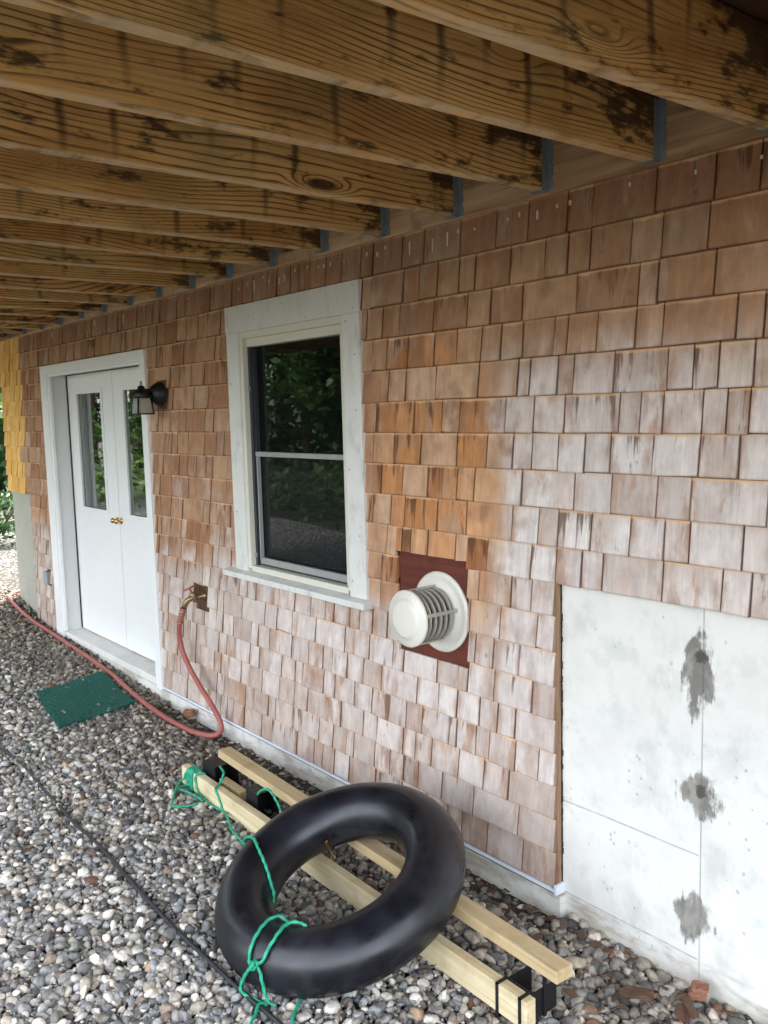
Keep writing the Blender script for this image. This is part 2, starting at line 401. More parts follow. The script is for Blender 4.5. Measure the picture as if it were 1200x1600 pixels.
def mat_glass(name, tint=(.75,.78,.75), f0=.06, k_f=1.6, veil=0, veil_c=(.3,.3,.3)):
    k = NT(name); t = k.t
    gl = t.nodes.new('ShaderNodeBsdfGlossy'); gl.inputs['Roughness'].default_value = .012; gl.inputs['Color'].default_value = (.95,1,.97,1)
    nz = k.noise(k.co, 1.6, 2); bp = k.n('ShaderNodeBump'); k.put(bp.inputs['Height'], nz); bp.inputs['Strength'].default_value = .06; bp.inputs['Distance'].default_value = .01
    t.links.new(bp.outputs[0], gl.inputs['Normal'])
    tr = t.nodes.new('ShaderNodeBsdfTransparent'); tr.inputs['Color'].default_value = (*tint, 1)
    fr = t.nodes.new('ShaderNodeFresnel'); fr.inputs['IOR'].default_value = 1.52
    f = k.math('ADD', k.math('MULTIPLY', fr.outputs[0], k_f), f0, clamp=True)
    mx = t.nodes.new('ShaderNodeMixShader'); t.links.new(f, mx.inputs[0]); t.links.new(tr.outputs[0], mx.inputs[1]); t.links.new(gl.outputs[0], mx.inputs[2])
    out = mx.outputs[0]
    if veil:
        df = t.nodes.new('ShaderNodeBsdfDiffuse'); df.inputs[0].default_value = (*veil_c, 1)
        m2 = t.nodes.new('ShaderNodeMixShader'); m2.inputs[0].default_value = veil
        t.links.new(out, m2.inputs[1]); t.links.new(df.outputs[0], m2.inputs[2]); out = m2.outputs[0]
    t.links.new(out, t.nodes['Material Output'].inputs['Surface'])
    return k.m

def mat_gravel():
    k = NT('river_stone', .72, 0, .35)
    a = k.n('ShaderNodeAttribute', attribute_name='stone_tone').outputs['Color']
    n = k.noise(k.co, 60, 5, .65); n2 = k.noise(k.co, 300, 3, .6)
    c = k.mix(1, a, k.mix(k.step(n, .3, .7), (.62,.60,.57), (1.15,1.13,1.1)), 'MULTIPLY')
    c = k.mix(k.step(n2, .62, .75, 0, .4), c, (.5,.48,.44))
    k.col(c); k.bump(n2, .25, .001); return k.m

def mat_soil():
    k = NT('dark_soil', .95)
    n = k.noise(k.co, 30, 6, .7)
    v = k.n('ShaderNodeTexVoronoi'); k.put(v.inputs['Vector'], k.co); v.inputs['Scale'].default_value = 34
    st = k.n('ShaderNodeSeparateColor'); k.put(st.inputs[0], v.outputs['Color'])
    x, y, z = k.sep(k.co)
    far = k.step(k.math('MAXIMUM', k.math('MULTIPLY', y, -1.), k.math('MULTIPLY', x, -.32)), 2.4, 3.2)
    stones = k.mix(k.step(v.outputs['Distance'], .25, .55), k.ramp(st.outputs[0], [(0, (.07,.07,.075)), (.4, (.2,.19,.18)), (.7, (.32,.29,.26)), (1, (.48,.46,.43))]), (.03,.028,.022))
    soil = k.mix(k.step(n, .35, .7), (.028,.022,.016), (.075,.058,.04))
    k.col(k.mix(far, soil, stones)); k.bump(k.math('ADD', n, k.math('MULTIPLY', v.outputs['Distance'], -1.)), .8, .02); return k.m

def mat_grass_ground():
    k = NT('lawn_ground', .95)
    n = k.noise(k.co, 1.2, 6, .7); n2 = k.noise(k.co, 40, 4, .7)
    c = k.mix(k.step(n, .35, .65), (.018,.022,.009), (.03,.028,.014))
    c = k.mix(k.step(n2, .5, .7, 0, .5), c, (.05,.035,.02)); k.col(c); k.bump(n2, .6, .03); return k.m

def mat_rubber():
    k = NT('black_rubber', .42, 0, .55)
    n = k.noise(k.co, 9, 5, .6); n2 = k.noise(k.co, 120, 4, .6)
    sc = k.noise(k.scale(k.co, (6, 60, 40)), 1, 3, .6, .6)
    c = k.mix(k.step(n, .35, .7), (.0055,.0055,.009), (.011,.011,.017))
    c = k.mix(k.step(n2, .64, .76, 0, .35), c, (.11,.10,.09))
    du = k.noise(k.co, 3.5, 5, .65)
    c = k.mix(k.step(du, .5, .75, 0, .12), c, (.20,.19,.17))
    c = k.mix(k.step(sc, .72, .78, 0, .25), c, (.12,.12,.13))
    k.col(c); k.rough(k.step(n, .3, .7, .26, .42)); k.bump(n2, .05, .001); return k.m

M = {}
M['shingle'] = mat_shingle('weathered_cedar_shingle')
M['fresh'] = mat_shingle('fresh_cedar_shingle', True)
M['joist'] = mat_joist()
M['ledger'] = mat_lumber('ledger_wood', 0, (.34,.18,.09), (.64,.44,.28), (.075,.035,.015))
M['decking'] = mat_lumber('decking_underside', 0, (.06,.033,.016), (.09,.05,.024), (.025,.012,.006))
M['lumber'] = mat_lumber('pale_lumber', 0)
M['lumber_shaded'] = mat_lumber('shaded_lumber', 0, (.52,.38,.20), (.62,.49,.29), (.33,.22,.10))  # darker copy of the pale lumber, shade put into its colour
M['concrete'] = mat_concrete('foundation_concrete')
M['casing'] = mat_paint('weathered_casing_paint', (.75,.74,.705), .6)
M['white'] = mat_paint('white_door_paint', (.86,.86,.85), .08, .38)
M['jamb'] = mat_paint('jamb_paint', (.66,.66,.64), .15)
M['cream'] = mat_paint('cream_sash', (.70,.67,.57), .12, .4)
M['screen'] = simple('grey_screen_frame', (.33,.32,.31), .5)
M['track'] = simple('dark_track', (.035,.038,.045), .5)
M['glass'] = mat_glass('door_glass', (.55,.6,.56), .04, 1.9)
M['wglass'] = mat_glass('screened_window_glass', (.28,.30,.28), .0, .55, .10, (.035,.045,.042))
M['sglass'] = mat_glass('insect_screen_glass', (.20,.21,.22), .0, .62, .16, (.05,.056,.062))
M['dark_wood'] = mat_lumber('sheathing_wood', 2, (.11,.055,.03), (.17,.09,.05), (.05,.025,.012))
M['panel'] = mat_lumber('red_brown_panel', 0, (.11,.026,.016), (.155,.040,.024), (.05,.013,.009))
M['edge'] = mat_lumber('shingle_edge_wood', 2, (.24,.14,.075), (.34,.21,.12), (.10,.05,.025))
M['flash'] = simple('white_flashing', (.72,.75,.82), .4, 0, .12)
M['sealant'] = simple('black_sealant_and_shade', (.03,.027,.024), .8, 0, .3)
M['galv'] = simple('galvanised_steel', (.27,.33,.385), .5, .45, .35, 30)
M['vent_white'] = simple('vent_enamel', (.74,.705,.62), .35, 0, .05, 8)
M['vent_grey'] = simple('vent_louvre_metal', (.36,.335,.29), .5, .1, .2)
M['black'] = simple('black_metal', (.012,.012,.013), .45, .2, .3)
M['sawmetal'] = simple('black_sheet_steel', (.01,.01,.011), .5, .1, .4)
M['brass'] = simple('brass', (.62,.43,.16), .25, 1, .2)
M['old_brass'] = simple('tarnished_brass', (.30,.22,.12), .45, .8, .4, 60)
M['redmetal'] = simple('faded_red_wheel', (.36,.12,.11), .5, .1, .3, 60)
M['hose'] = simple('red_rubber_hose', (.36,.105,.085), .55, 0, .25, 14, .1)
M['darkhose'] = simple('black_drip_hose', (.028,.029,.033), .5, 0, .4, 25)
M['rope'] = simple('green_poly_rope', (.025,.36,.21), .5, 0, .35, 120)
M['rubber'] = mat_rubber()
M['mat'] = simple('green_turf_mat', (.006,.085,.062), .95, 0, .45, 160, .8)
M['stone'] = mat_gravel()
M['soil'] = mat_soil()
M['lawn'] = mat_grass_ground()
M['interior'] = simple('dim_interior', (.10,.095,.085), .9)
M['lampglass'] = mat_glass('lantern_glass', (.93,.94,.90), .16, 1.6, .35, (.62,.62,.60))  # whitish veil painted in so the panes look lit
M['grey_plastic'] = simple('grey_plastic', (.30,.32,.35), .5)
M['leafdry'] = simple('dry_leaf', (.105,.055,.030), .8, 0, .5, 40)
M['brick'] = simple('red_brick', (.26,.115,.07), .9, 0, .3, 60, .4)
M['bark'] = simple('tree_bark', (.10,.08,.06), .95, 0, .4, 12, .6)
M['drop'] = simple('white_drip', (.62,.56,.52), .7)
M['roof'] = simple('grey_roofing', (.12,.12,.12), .9)

def mat_leaf(name, a, b):
    k = NT(name, .5, 0, .4)
    r = k.n('ShaderNodeNewGeometry').outputs['Random Per Island']
    k.col(k.mix(r, a, b)); k.b.inputs['Transmission Weight'].default_value = 0
    tl = k.t.nodes.new('ShaderNodeBsdfTranslucent'); k.t.links.new(k.b.inputs['Base Color'].links[0].from_socket, tl.inputs[0])
    mx = k.t.nodes.new('ShaderNodeMixShader'); mx.inputs[0].default_value = .4
    k.t.links.new(k.b.outputs[0], mx.inputs[1]); k.t.links.new(tl.outputs[0], mx.inputs[2]); k.t.links.new(mx.outputs[0], k.t.nodes['Material Output'].inputs[0])
    return k.m
M['leaf'] = mat_leaf('broad_leaves', (.035,.085,.018), (.10,.17,.035))
M['leaf2'] = mat_leaf('shrub_leaves', (.015,.055,.014), (.045,.11,.028))

# ------------------------------------------------------------------ ground
GX = [-60, -14, -10, -8.1, -7.6, -7.2, -6.2, -5.2, -2, -1.5, 60]
GZ = [.45, .45, .32, .2, .12, .085, .05, 0, 0, -.035, -.035]
def gz(x): return float(np.interp(x, GX, GZ))
def grid_sheet(name, xs, ys, f, mat):
    v = [(x, y, f(x, y)) for y in ys for x in xs]; n = len(xs)
    fc = [(j*n+i, j*n+i+1, (j+1)*n+i+1, (j+1)*n+i) for j in range(len(ys)-1) for i in range(n-1)]
    me = bpy.data.meshes.new(name); me.from_pydata(v, [], fc); me.materials.append(mat)
    for p in me.polygons: p.use_smooth = True
    o = bpy.data.objects.new(name, me); COL.objects.link(o); return o
xs = sorted(set([-14, -12, -10, -8.6, -8.1, -7.9, -7.6, -7.2, -6.7, -6.2, -5.7, -5.2, -4, -3, -2, -1.75, -1.5, 0, 2, 4]))
tag(grid_sheet('gravel_bed', xs, [-4.2, -3, -2, -1, -.5, .06, 1, 3], lambda x, y: gz(x) - .032, M['soil']), kind='structure')
tag(grid_sheet('lawn', [-160, -60, -30, -14, -8, 0, 8, 30, 160], [-160, -60, -30, -10, -4, 0, 10, 40, 160], lambda x, y: -.12 + (.42 if x < -10 else 0) * 1.0 if abs(x) > 13.9 else -.12, M['lawn']), kind='structure')

def icos(sub):
    b = bmesh.new(); bmesh.ops.create_icosphere(b, subdivisions=sub, radius=1)
    V = np.array([v.co[:] for v in b.verts]); F = np.array([[v.index for v in f.verts] for f in b.faces]); b.free(); return V, F
def pebble_shapes(sub, n):
    V, F = icos(sub); out = []
    for _ in range(n):
        s = np.ones(len(V))
        for _k in range(rng.integers(5, 9)):
            nn = rng.normal(size=3); nn /= np.linalg.norm(nn); d = rng.uniform(.50, .84)
            q = V @ nn; s = np.minimum(s, np.where(q > 1e-3, d/np.maximum(q, 1e-3), 9))
        P = V * np.minimum(s, 1)[:, None]
        P *= np.array([1.08, rng.uniform(.58, .95), rng.uniform(.42, .78)])
        out.append(P)
    return out, F
TONES = 1.28*np.array([(.13,.13,.135), (.20,.20,.205), (.28,.275,.27), (.10,.105,.115), (.36,.34,.31), (.24,.215,.18), (.47,.45,.42), (.60,.58,.54),
                  (.185,.21,.245), (.30,.265,.215), (.23,.165,.13), (.17,.185,.165), (.40,.36,.29), (.075,.073,.075), (.34,.215,.12), (.25,.26,.285)])
TP = np.array([12, 13, 12, 9, 9, 7, 8, 6, 7, 5, 4, 6, 5, 6, .6, 8]); TP = TP/TP.sum()
def view_keep(x, y):
    # the strip of gravel the photo looks at, with a margin all round
    lim = np.interp(x, [-9.5, -7.4, -3.9, -2.6, -1.6, -.6], [-.15, -.35, -1.32, -1.67, -1.3, -.6]) - .55
    return (y > lim)
def scatter(layers):
    Vs, Fs, Cs = [], [], []; base = 0
    shp = {1: pebble_shapes(2, 40), 2: pebble_shapes(3, 40)}
    for cell, zlo, zhi, alo, ahi in layers:
        nx, ny = int(9.2/cell), int(2.9/cell)
        gx, gy = np.meshgrid(np.arange(nx), np.arange(ny))
        x = -9.6 + (gx.ravel() + rng.uniform(0, 1, nx*ny)) * cell
        y = -2.85 + (gy.ravel() + rng.uniform(0, 1, nx*ny)) * cell
        k = view_keep(x, y) & (y < np.where((x > -1.9) | (x < -7.5), .04, .005))
        k |= (x < -8.2) & (y > -.7)
        if cell < .02: k &= (x > -5.2)
        x, y = x[k], y[k]
        far = np.clip((-3 - x)/4, 0, 1)
        for i in range(len(x)):
            d = math.hypot(x[i], y[i]+2.27)
            P, F = shp[2 if d < 3.1 and zhi > -.012 and cell > .02 else 1]
            p = P[rng.integers(40)]
            a = alo + (ahi-alo)*rng.random()**1.35*1.1
            if x[i] > -2.2 and y[i] > -.45: a *= rng.uniform(1.0, 1.35)
            q = Quaternion((rng.normal()*.28, rng.normal()*.28, 1), rng.uniform(0, 6.283)) if rng.random() < .7 else Quaternion((rng.normal(), rng.normal(), rng.normal()), rng.uniform(0, 6.28))
            Rm = np.array(Quaternion(q).normalized().to_matrix())
            z = np.interp(x[i], GX, GZ) + rng.uniform(zlo, zhi) - .003
            if abs(y[i] + 1.062) < .022: z -= .012
            if -5. < x[i] < -1.9: z -= .034*np.clip((y[i]+.20)/.12, 0, 1)
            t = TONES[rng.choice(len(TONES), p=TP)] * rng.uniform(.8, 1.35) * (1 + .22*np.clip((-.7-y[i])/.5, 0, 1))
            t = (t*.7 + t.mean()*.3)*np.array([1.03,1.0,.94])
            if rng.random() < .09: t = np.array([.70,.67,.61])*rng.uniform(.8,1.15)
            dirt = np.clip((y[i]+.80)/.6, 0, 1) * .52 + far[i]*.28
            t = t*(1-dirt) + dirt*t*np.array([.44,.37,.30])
            if rng.random() < (.035 if x[i] > -2.2 and y[i] > -.4 else .008): t = np.array([.20,.105,.068])*rng.uniform(.6,1.2)
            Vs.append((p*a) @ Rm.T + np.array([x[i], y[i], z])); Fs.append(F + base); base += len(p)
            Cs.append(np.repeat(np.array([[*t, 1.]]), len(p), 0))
    V = np.concatenate(Vs); F = np.concatenate(Fs); Cc = np.concatenate(Cs)
    me = bpy.data.meshes.new('gravel'); me.vertices.add(len(V)); me.vertices.foreach_set('co', V.astype(np.float32).ravel())
    me.loops.add(len(F)*3); me.loops.foreach_set('vertex_index', F.astype(np.int32).ravel())
    me.polygons.add(len(F)); me.polygons.foreach_set('loop_start', np.arange(0, len(F)*3, 3, dtype=np.int32))
    me.polygons.foreach_set('use_smooth', np.ones(len(F), bool))
    at = me.color_attributes.new('stone_tone', 'FLOAT_COLOR', 'POINT'); at.data.foreach_set('color', Cc.astype(np.float32).ravel())
    me.update(); me.validate(); me.materials.append(M['stone'])
    o = bpy.data.objects.new('gravel', me); COL.objects.link(o)
    return o
g_o = scatter([(.026, -.026, -.014, .013, .019), (.0245, -.014, .002, .0105, .0245), (.06, -.006, .006, .012, .025), (.115, -.006, .003, .024, .032), (.017, -.014, -.001, .004, .0085)])
tag(g_o, 'loose rounded grey, tan and white river stones covering the ground beside the house', 'gravel', kind='stuff')

# ------------------------------------------------------------------ house
house = empty('shingled_house', (-4.5, 0, 0))
tag(house, 'cedar shingled house wall with white double door and window under the deck', 'house')
CZ = [.085, .21, .329, .451, .567, .684, .805, .923, 1.046, 1.160, 1.283, 1.409, 1.534, 1.658, 1.782, 1.908, 2.033, 2.157, 2.286, 2.418]
# openings: x0, x1, z0, z1 (cut behind the casings / panels)
CUTS = [(-6.93, -5.13, -.1, 2.105), (-4.02, -3.04, .925, 2.20), (-2.775, -2.362, .773, 1.182), (-4.61, -4.447, .652, .797), (-7.235, -7.13, .43, .56)]
LEFT_X, RIGHT_X, STEP_L, STEP_R = -8.115, 1.5, -7.515, -1.945
def spans(x0, x1, z0, z1):
    """subtract the openings from one course -> list of (xa, xb, za, zb)"""
    segs = [(x0, x1, z0, z1)]
    for cx0, cx1, cz0, cz1 in CUTS:
        out = []
        for a, b, c, d in segs:
            if cx1 <= a or cx0 >= b or cz1 <= c or cz0 >= d: out.append((a, b, c, d)); continue
            if cx0 > a: out.append((a, cx0, c, d))
            if cx1 < b: out.append((cx1, b, c, d))
            lo, hi = max(a, cx0), min(b, cx1)
            if cz1 < d - .006: out.append((lo, hi, cz1, d))
            if cz0 > c + .006: out.append((lo, hi, c, cz0))
        segs = out
    return segs
sh = MB(); sh.bm.verts.layers.float_color.new('shingle')
random.seed(21)
for i, z0 in enumerate(CZ[:-1]):
    z1 = CZ[i+1]
    x0, x1 = (STEP_L, STEP_R) if z0 < 1.15 else (LEFT_X, RIGHT_X)
    x = x0
    while x < x1 - .001:
        wd = min(max(random.lognormvariate(math.log(.118), .36), .055), .23)
        nx = x + wd
        if x1 - nx < .05: nx = x1
        gap = random.choice((.002, .003, .004, .005, .0065))
        jz = random.gauss(0, .0016); tb = random.uniform(.013, .020); tilt = random.gauss(0, .0012)
        fresh = nx < -7.50 and z0 > 1.15
        zz0 = z0 if z0 > 1.161 or x1 < 0 else z0 - (.015 if nx < -7 else 0)
        for a, b, c, d in spans(x + gap/2, nx - gap/2, zz0, z1 + .022):
            if b - a < .008: continue
            cut_b = c > zz0 + .001
            sh.mi = 1 if fresh else 0
            yb = -tb; yt = -.0015
            f = (c - z0)/(z1 + .022 - z0); yb2 = yb + (yt-yb)*f
            f1 = (d - z0)/(z1 + .022 - z0); yt2 = yb + (yt-yb)*f1
            zb = c + (0 if cut_b else jz)
            sh.hexa([(a, yb2, zb-tilt), (b, yb2, zb+tilt), (b, .004, zb+tilt), (a, .004, zb-tilt), (a, yt2, d), (b, yt2, d), (b, .004, d), (a, .004, d)])
            f0_, f1_ = (c - z0)/(z1 - z0), (d - z0)/(z1 - z0); W_ = nx - gap/2 - x - gap/2; ua, ub = a - x - gap/2, b - x - gap/2
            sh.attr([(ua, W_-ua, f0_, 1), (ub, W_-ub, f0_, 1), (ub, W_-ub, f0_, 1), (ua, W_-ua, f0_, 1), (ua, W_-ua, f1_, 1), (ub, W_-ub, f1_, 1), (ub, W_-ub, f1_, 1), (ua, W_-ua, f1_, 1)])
        x = nx
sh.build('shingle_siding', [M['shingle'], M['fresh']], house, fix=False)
# pale drips and nail heads along the top course
dr = MB()
x = -7.0
while x < -.6:
    x += random.uniform(.035, .1) if x > -4.4 else random.uniform(.15, .5)
    if random.random() < .25: continue
    L = random.choice((.010, .012, .016, .03, .05) if x < -2 else (.009, .012, .014)); z = 2.378 + random.gauss(0, .006)
    dr.box(x, x + random.uniform(.004, .008), -.0125, -.0015, z - L, z)
o = dr.build('nail_heads', M['drop'], house); o['kind'] = 'stuff'
# sheathing behind the shingles, around the openings (y .004 - .05)
def panel_grid(mb, X0, X1, Z0, Z1, y0, y1, cuts):
    xs = sorted({X0, X1, *[c[0] for c in cuts if X0 < c[0] < X1], *[c[1] for c in cuts if X0 < c[1] < X1]})
    zs = sorted({Z0, Z1, *[c[2] for c in cuts if Z0 < c[2] < Z1], *[c[3] for c in cuts if Z0 < c[3] < Z1]})
    for xa, xb in zip(xs, xs[1:]):
        run = None
        for za, zb in zip(zs, zs[1:]):
            cx, cz = (xa+xb)/2, (za+zb)/2
            if any(c[0] < cx < c[1] and c[2] < cz < c[3] for c in cuts):
                if run: mb.box(xa, xb, y0, y1, *run); run = None
            else: run = (run[0], zb) if run else (za, zb)
        if run: mb.box(xa, xb, y0, y1, *run)
b = MB()
panel_grid(b, -7.505, -1.955, .09, 1.1655, .0045, .021, CUTS)
panel_grid(b, LEFT_X+.005, RIGHT_X, 1.1655, 5.2, .0045, .05, CUTS)
b.build('sheathing', M['dark_wood'], house)
b = MB(); b.box(-1.953, -1.940, -.001, .0145, .083, 1.16); b.build('corner_trim', M['edge'], house)
b = MB(); random.seed(3)
for k in range(46):
    z = .085 + k*.0235
    b.box(-1.948, -1.9395 + random.uniform(-.004, .005), .015, .025, z, z + random.uniform(.015, .026))
b.build('sealant', M['sealant'], house)
for xa, xb in ((-7.5, -7.002), (-5.085, -1.943)):
    b = MB(); b.hexa([(xa,-.023,.071),(xb,-.023,.071),(xb,.03,.071),(xa,.03,.071),(xa,-.021,.083),(xb,-.021,.083),(xb,.03,.083),(xa,.03,.083)])
    if xb > -2: b.box(-1.9425, -1.930, -.0235, .0215, .064, .10)
    b.build('drip_flashing', M['flash'], house, .002)
    b = MB(); b.box(xa, xb, -.008, .03, .0585, .0705); b.build('shadow_strip', M['sealant'], house)  # solid black strip standing in for the shade under the flashing
b = MB()
b.box(-7.52, -5.087, -.012, .26, -.35, .058); b.box(-5.087, -1.925, -.010, .26, -.35, .058)
b.box(-1.9388, RIGHT_X, .022, .26, -.35, 1.165)
b.box(LEFT_X+.01, -7.52, .022, .26, -.35, 1.16)
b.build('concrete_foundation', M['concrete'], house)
# dark panels of the vent and the faucet
b = MB(); b.box(-2.772, -2.365, .0045, .03, .776, .885); b.box(-2.772, -2.365, .0055, .03, .8853, 1.035); b.box(-2.772, -2.365, .0045, .03, 1.0353, 1.179)
b.build('vent_panel', M['panel'], house)
b = MB(); b.box(-4.607, -4.45, .0045, .03, .655, .794); b.build('faucet_panel', M['dark_wood'], house)
# rest of the house, so that the rooms are dark and the wall carries on above
b = MB()
b.box(LEFT_X, LEFT_X+.15, .051, 7, -.3, 5.2); b.box(RIGHT_X, RIGHT_X+.15, .0, 7, -.3, 5.2); b.box(LEFT_X, RIGHT_X+.15, 7, 7.15, -.3, 5.2)
b.box(LEFT_X+.16, RIGHT_X-.01, .0, .0044, 2.70, 5.2)
b.build('outer_wall', M['dark_wood'], house)
b = MB(); b.box(LEFT_X-.3, RIGHT_X+.45, -.35, 7.5, 5.205, 5.4); b.build('roof', M['roof'], house)
b = MB(); b.box(LEFT_X+.16, RIGHT_X-.01, .27, 6.99, .0, .06); b.box(LEFT_X+.16, RIGHT_X-.01, .27, 6.99, 2.5, 2.6)
b.box(-4.9, -4.75, .2, 6.99, .06, 2.5); b.box(LEFT_X+.16, RIGHT_X-.01, 3.4, 3.5, .06, 2.5)
b.build('interior', M['interior'], house)

# window
cas = MB()
cas.box(-4.087, -2.963, -.026, .004, 2.151, 2.281)
cas.box(-4.084, -3.971, -.024, .004, .948, 2.1505); cas.box(-3.083, -2.966, -.024, .004, .948, 2.1505)
win = cas.build('window', M['casing'], house, .002)
b = MB()
for (x, z) in ((-3.0, 2.262), (-3.0, 2.17), (-3.35, 2.165), (-3.0, 1.98), (-3.06, 2.12), (-3.0, 1.75), (-3.06, 1.5), (-3.0, 1.22), (-3.06, 1.02), (-4.05, 1.9), (-4.0, 1.6), (-4.05, 1.25), (-3.8, 2.2), (-3.55, 2.25)):
    b.box(x-.003, x+.003, -.0268, -.0235, z-.003, z+.003)
o = b.build('nail_heads', M['screen'], win); o['kind'] = 'stuff'
b = MB(); b.hexa([(-4.165,-.062,.912),(-2.938,-.062,.912),(-2.938,.004,.912),(-4.165,.004,.912),(-4.165,-.062,.940),(-2.938,-.062,.940),(-2.938,.004,.950),(-4.165,.004,.950)])
b.build('sill', M['casing'], win, .003)
b = MB()
b.box(-3.9705, -3.945, -.012, .10, .966, 2.1505); b.box(-3.112, -3.0835, -.012, .10, .966, 2.1505)
b.box(-3.945, -3.112, -.012, .10, 2.118, 2.1505); b.box(-3.945, -3.112, -.012, .10, .951, .980)
b.box(-3.152, -3.112, .012, .10, .98, 2.118); b.box(-3.945, -3.152, .012, .10, 2.078, 2.118)
b.build('frame', M['cream'], win, .0015)
b = MB()
b.box(-3.945, -3.925, .016, .10, .98, 2.078); b.box(-3.921, -3.152, .030, .10, .98, .99)
b.box(-3.9245, -3.915, .03, .05, .99, 2.078)
b.build('track', M['track'], win)
b = MB()
b.box(-3.915, -3.152, .020, .045, 1.535, 1.558); b.box(-3.90, -3.152, .022, .040, .99, 1.022)
b.box(-3.9149, -3.9065, .024, .044, .99, 1.5349)
b.build('screen_frame', M['screen'], win, .001)
for zc in (1.86, 1.02):
    b = MB(); b.box(-3.936, -3.926, .004, .0155, zc, zc+.025); b.build('clip', M['grey_plastic'], win, .002)
b = MB(); b.box(-3.915, -3.152, .052, .056, 1.55, 2.078); b.build('pane', M['wglass'], win)
b = MB(); b.box(-3.915, -3.152, .048, .051, .99, 1.536); b.build('pane', M['sglass'], win)
b = MB(); b.box(-3.95, -3.10, .40, .402, .9, 2.1)
# door
b = MB()
b.box(-7.0, -6.87, -.03, .004, .06, 2.148); b.box(-5.165, -5.087, -.03, .004, .06, 2.148); b.box(-6.8695, -5.1655, -.03, .004, 2.082, 2.148)
b.box(-6.8695, -6.845, -.018, .004, .118, 2.0815); b.box(-6.845, -5.1655, -.018, .004, 2.066, 2.0815)
dfr = b.build('door_frame', M['white'], house, .002)
b = MB(); b.box(-6.8675, -6.8625, .118, .1275, .122, 2.078); b.box(-5.9915, -5.9875, .131, .16, .122, 2.07); b.box(-6.86, -5.14, .133, .16, 2.0725, 2.079)
b.build('gap_shade_strip', M['sealant'], dfr)  # black strips set into the door gaps in place of their shade
b = MB()
b.box(-6.8995, -6.868, .0045, .20, .11, 2.112); b.box(-5.13, -5.10, .0045, .20, .11, 2.112); b.box(-6.868, -5.13, .0045, .20, 2.08, 2.112)
b.build('jamb', M['jamb'], dfr)
b = MB(); b.box(-6.867, -5.131, -.012, .20, .0585, .112); b.build('threshold', M['concrete'], dfr, .004)
def door_leaf(xa, xb, gx0, gx1, kx):
    y0, y1 = .128, .172; zb, zt = .122, 2.072; g0, g1 = 1.085, 1.935
    b = MB(); b.box(xa, gx0, y0, y1, zb, zt); b.box(gx1, xb, y0, y1, zb, zt); b.box(gx0, gx1, y0, y1, g1, zt); b.box(gx0, gx1, y0, y1, zb, g0)
    d = b.build('door', M['white'], house)
    b = MB(); w_ = .022
    b.box(gx0-w_, gx0+.006, y0-.010, y0-.0005, g0-w_, g1+w_); b.box(gx1-.006, gx1+w_, y0-.010, y0-.0005, g0-w_, g1+w_)
    b.box(gx0+.006, gx1-.006, y0-.010, y0-.0005, g1-.006, g1+w_); b.box(gx0+.006, gx1-.006, y0-.010, y0-.0005, g0-w_, g0+.006)
    b.build('glazing_bead', M['white'], d, .003)
    b = MB(); b.box(gx0+.0005, gx1-.0005, y0+.008, y0+.012, g0+.0005, g1-.0005); b.build('pane', M['glass'], d)
    b = MB(); b.lathe([(.0, .052), (.013, .050), (.019, .043), (.020, .036), (.014, .026), (.008, .019), (.008, .009), (.019, .007), (.022, .004), (.022, 0)], (kx, y0, 1.035), (0, -1, 0), 24)
    b.build('knob', M['brass'], d)
door_leaf(-6.862, -5.993, -6.675, -6.195, -6.022)
door_leaf(-5.986, -5.137, -5.80, -5.315, -5.958)

# ------------------------------------------------------------------ deck overhead
deck = empty('timber_deck', (-3.5, -1.8, 2.43))
tag(deck, 'timber deck overhead with brown joists hung on steel hangers', 'deck')
DY = -2.9
b = MB(); b.box(-9.3, .35, -.038, -.0145, 2.411, 2.649); b.box(-9.3, .35, -.0143, -.0048, 2.416, 2.649); b.build('ledger', M['ledger'], deck, .002)
jx = [-1.205] + [-1.551 - .4064*k for k in range(19)] + [-.80, -.39, .02]
jb = MB(); jb.box(-.019, .019, DY, -.0395, 0, .235)
j0 = None
def hanger_mb():
    h = MB()
    for s in (-1, 1):
        x0, x1 = (.0195, .021) if s > 0 else (-.021, -.0195)
        h.box(x0, x1, -.068, -.0405, .0, .165)                       # cheek along the joist
        a, c = (.021, .052) if s > 0 else (-.052, -.021)
        for z0, z1, e in ((.0, .03, 1), (.03, .045, .72), (.045, .08, 1), (.08, .092, .72), (.092, .150, 1), (.15, .165, .8)):
            h.box(.021 if s > 0 else -.021 - .019*e, .021 + .019*e if s > 0 else -.021, -.0418, -.0395, z0, z1)   # notched face flange
        pass
    h.box(-.021, .021, -.075, -.0405, -.0030, -.0012)
    return h
rj = random.Random(4)
for k, x in enumerate(jx):
    if j0 is None:
        j = jb.build('joist', M['joist'], deck, .006, 3); h = hanger_mb().build('joist_hanger', M['galv'], None); h.parent = j
        j0, h0 = j, h; j.matrix_parent_inverse = Matrix()
    else:
        j = j0.copy(); COL.objects.link(j); j.parent = deck
        h = h0.copy(); COL.objects.link(h); h.parent = j
    j.location = Vector((x, 0, 2.416 + rj.gauss(0, .002))) - deck.location
    j.rotation_euler = (rj.gauss(0, .0012), 0, rj.gauss(0, .0015))
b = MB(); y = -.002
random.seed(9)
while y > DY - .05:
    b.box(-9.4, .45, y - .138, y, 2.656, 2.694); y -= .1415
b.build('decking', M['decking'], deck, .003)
b = MB(); b.box(-9.3, .35, DY-.04, DY-.001, 2.406, 2.654); b.build('rim_board', M['ledger'], deck)

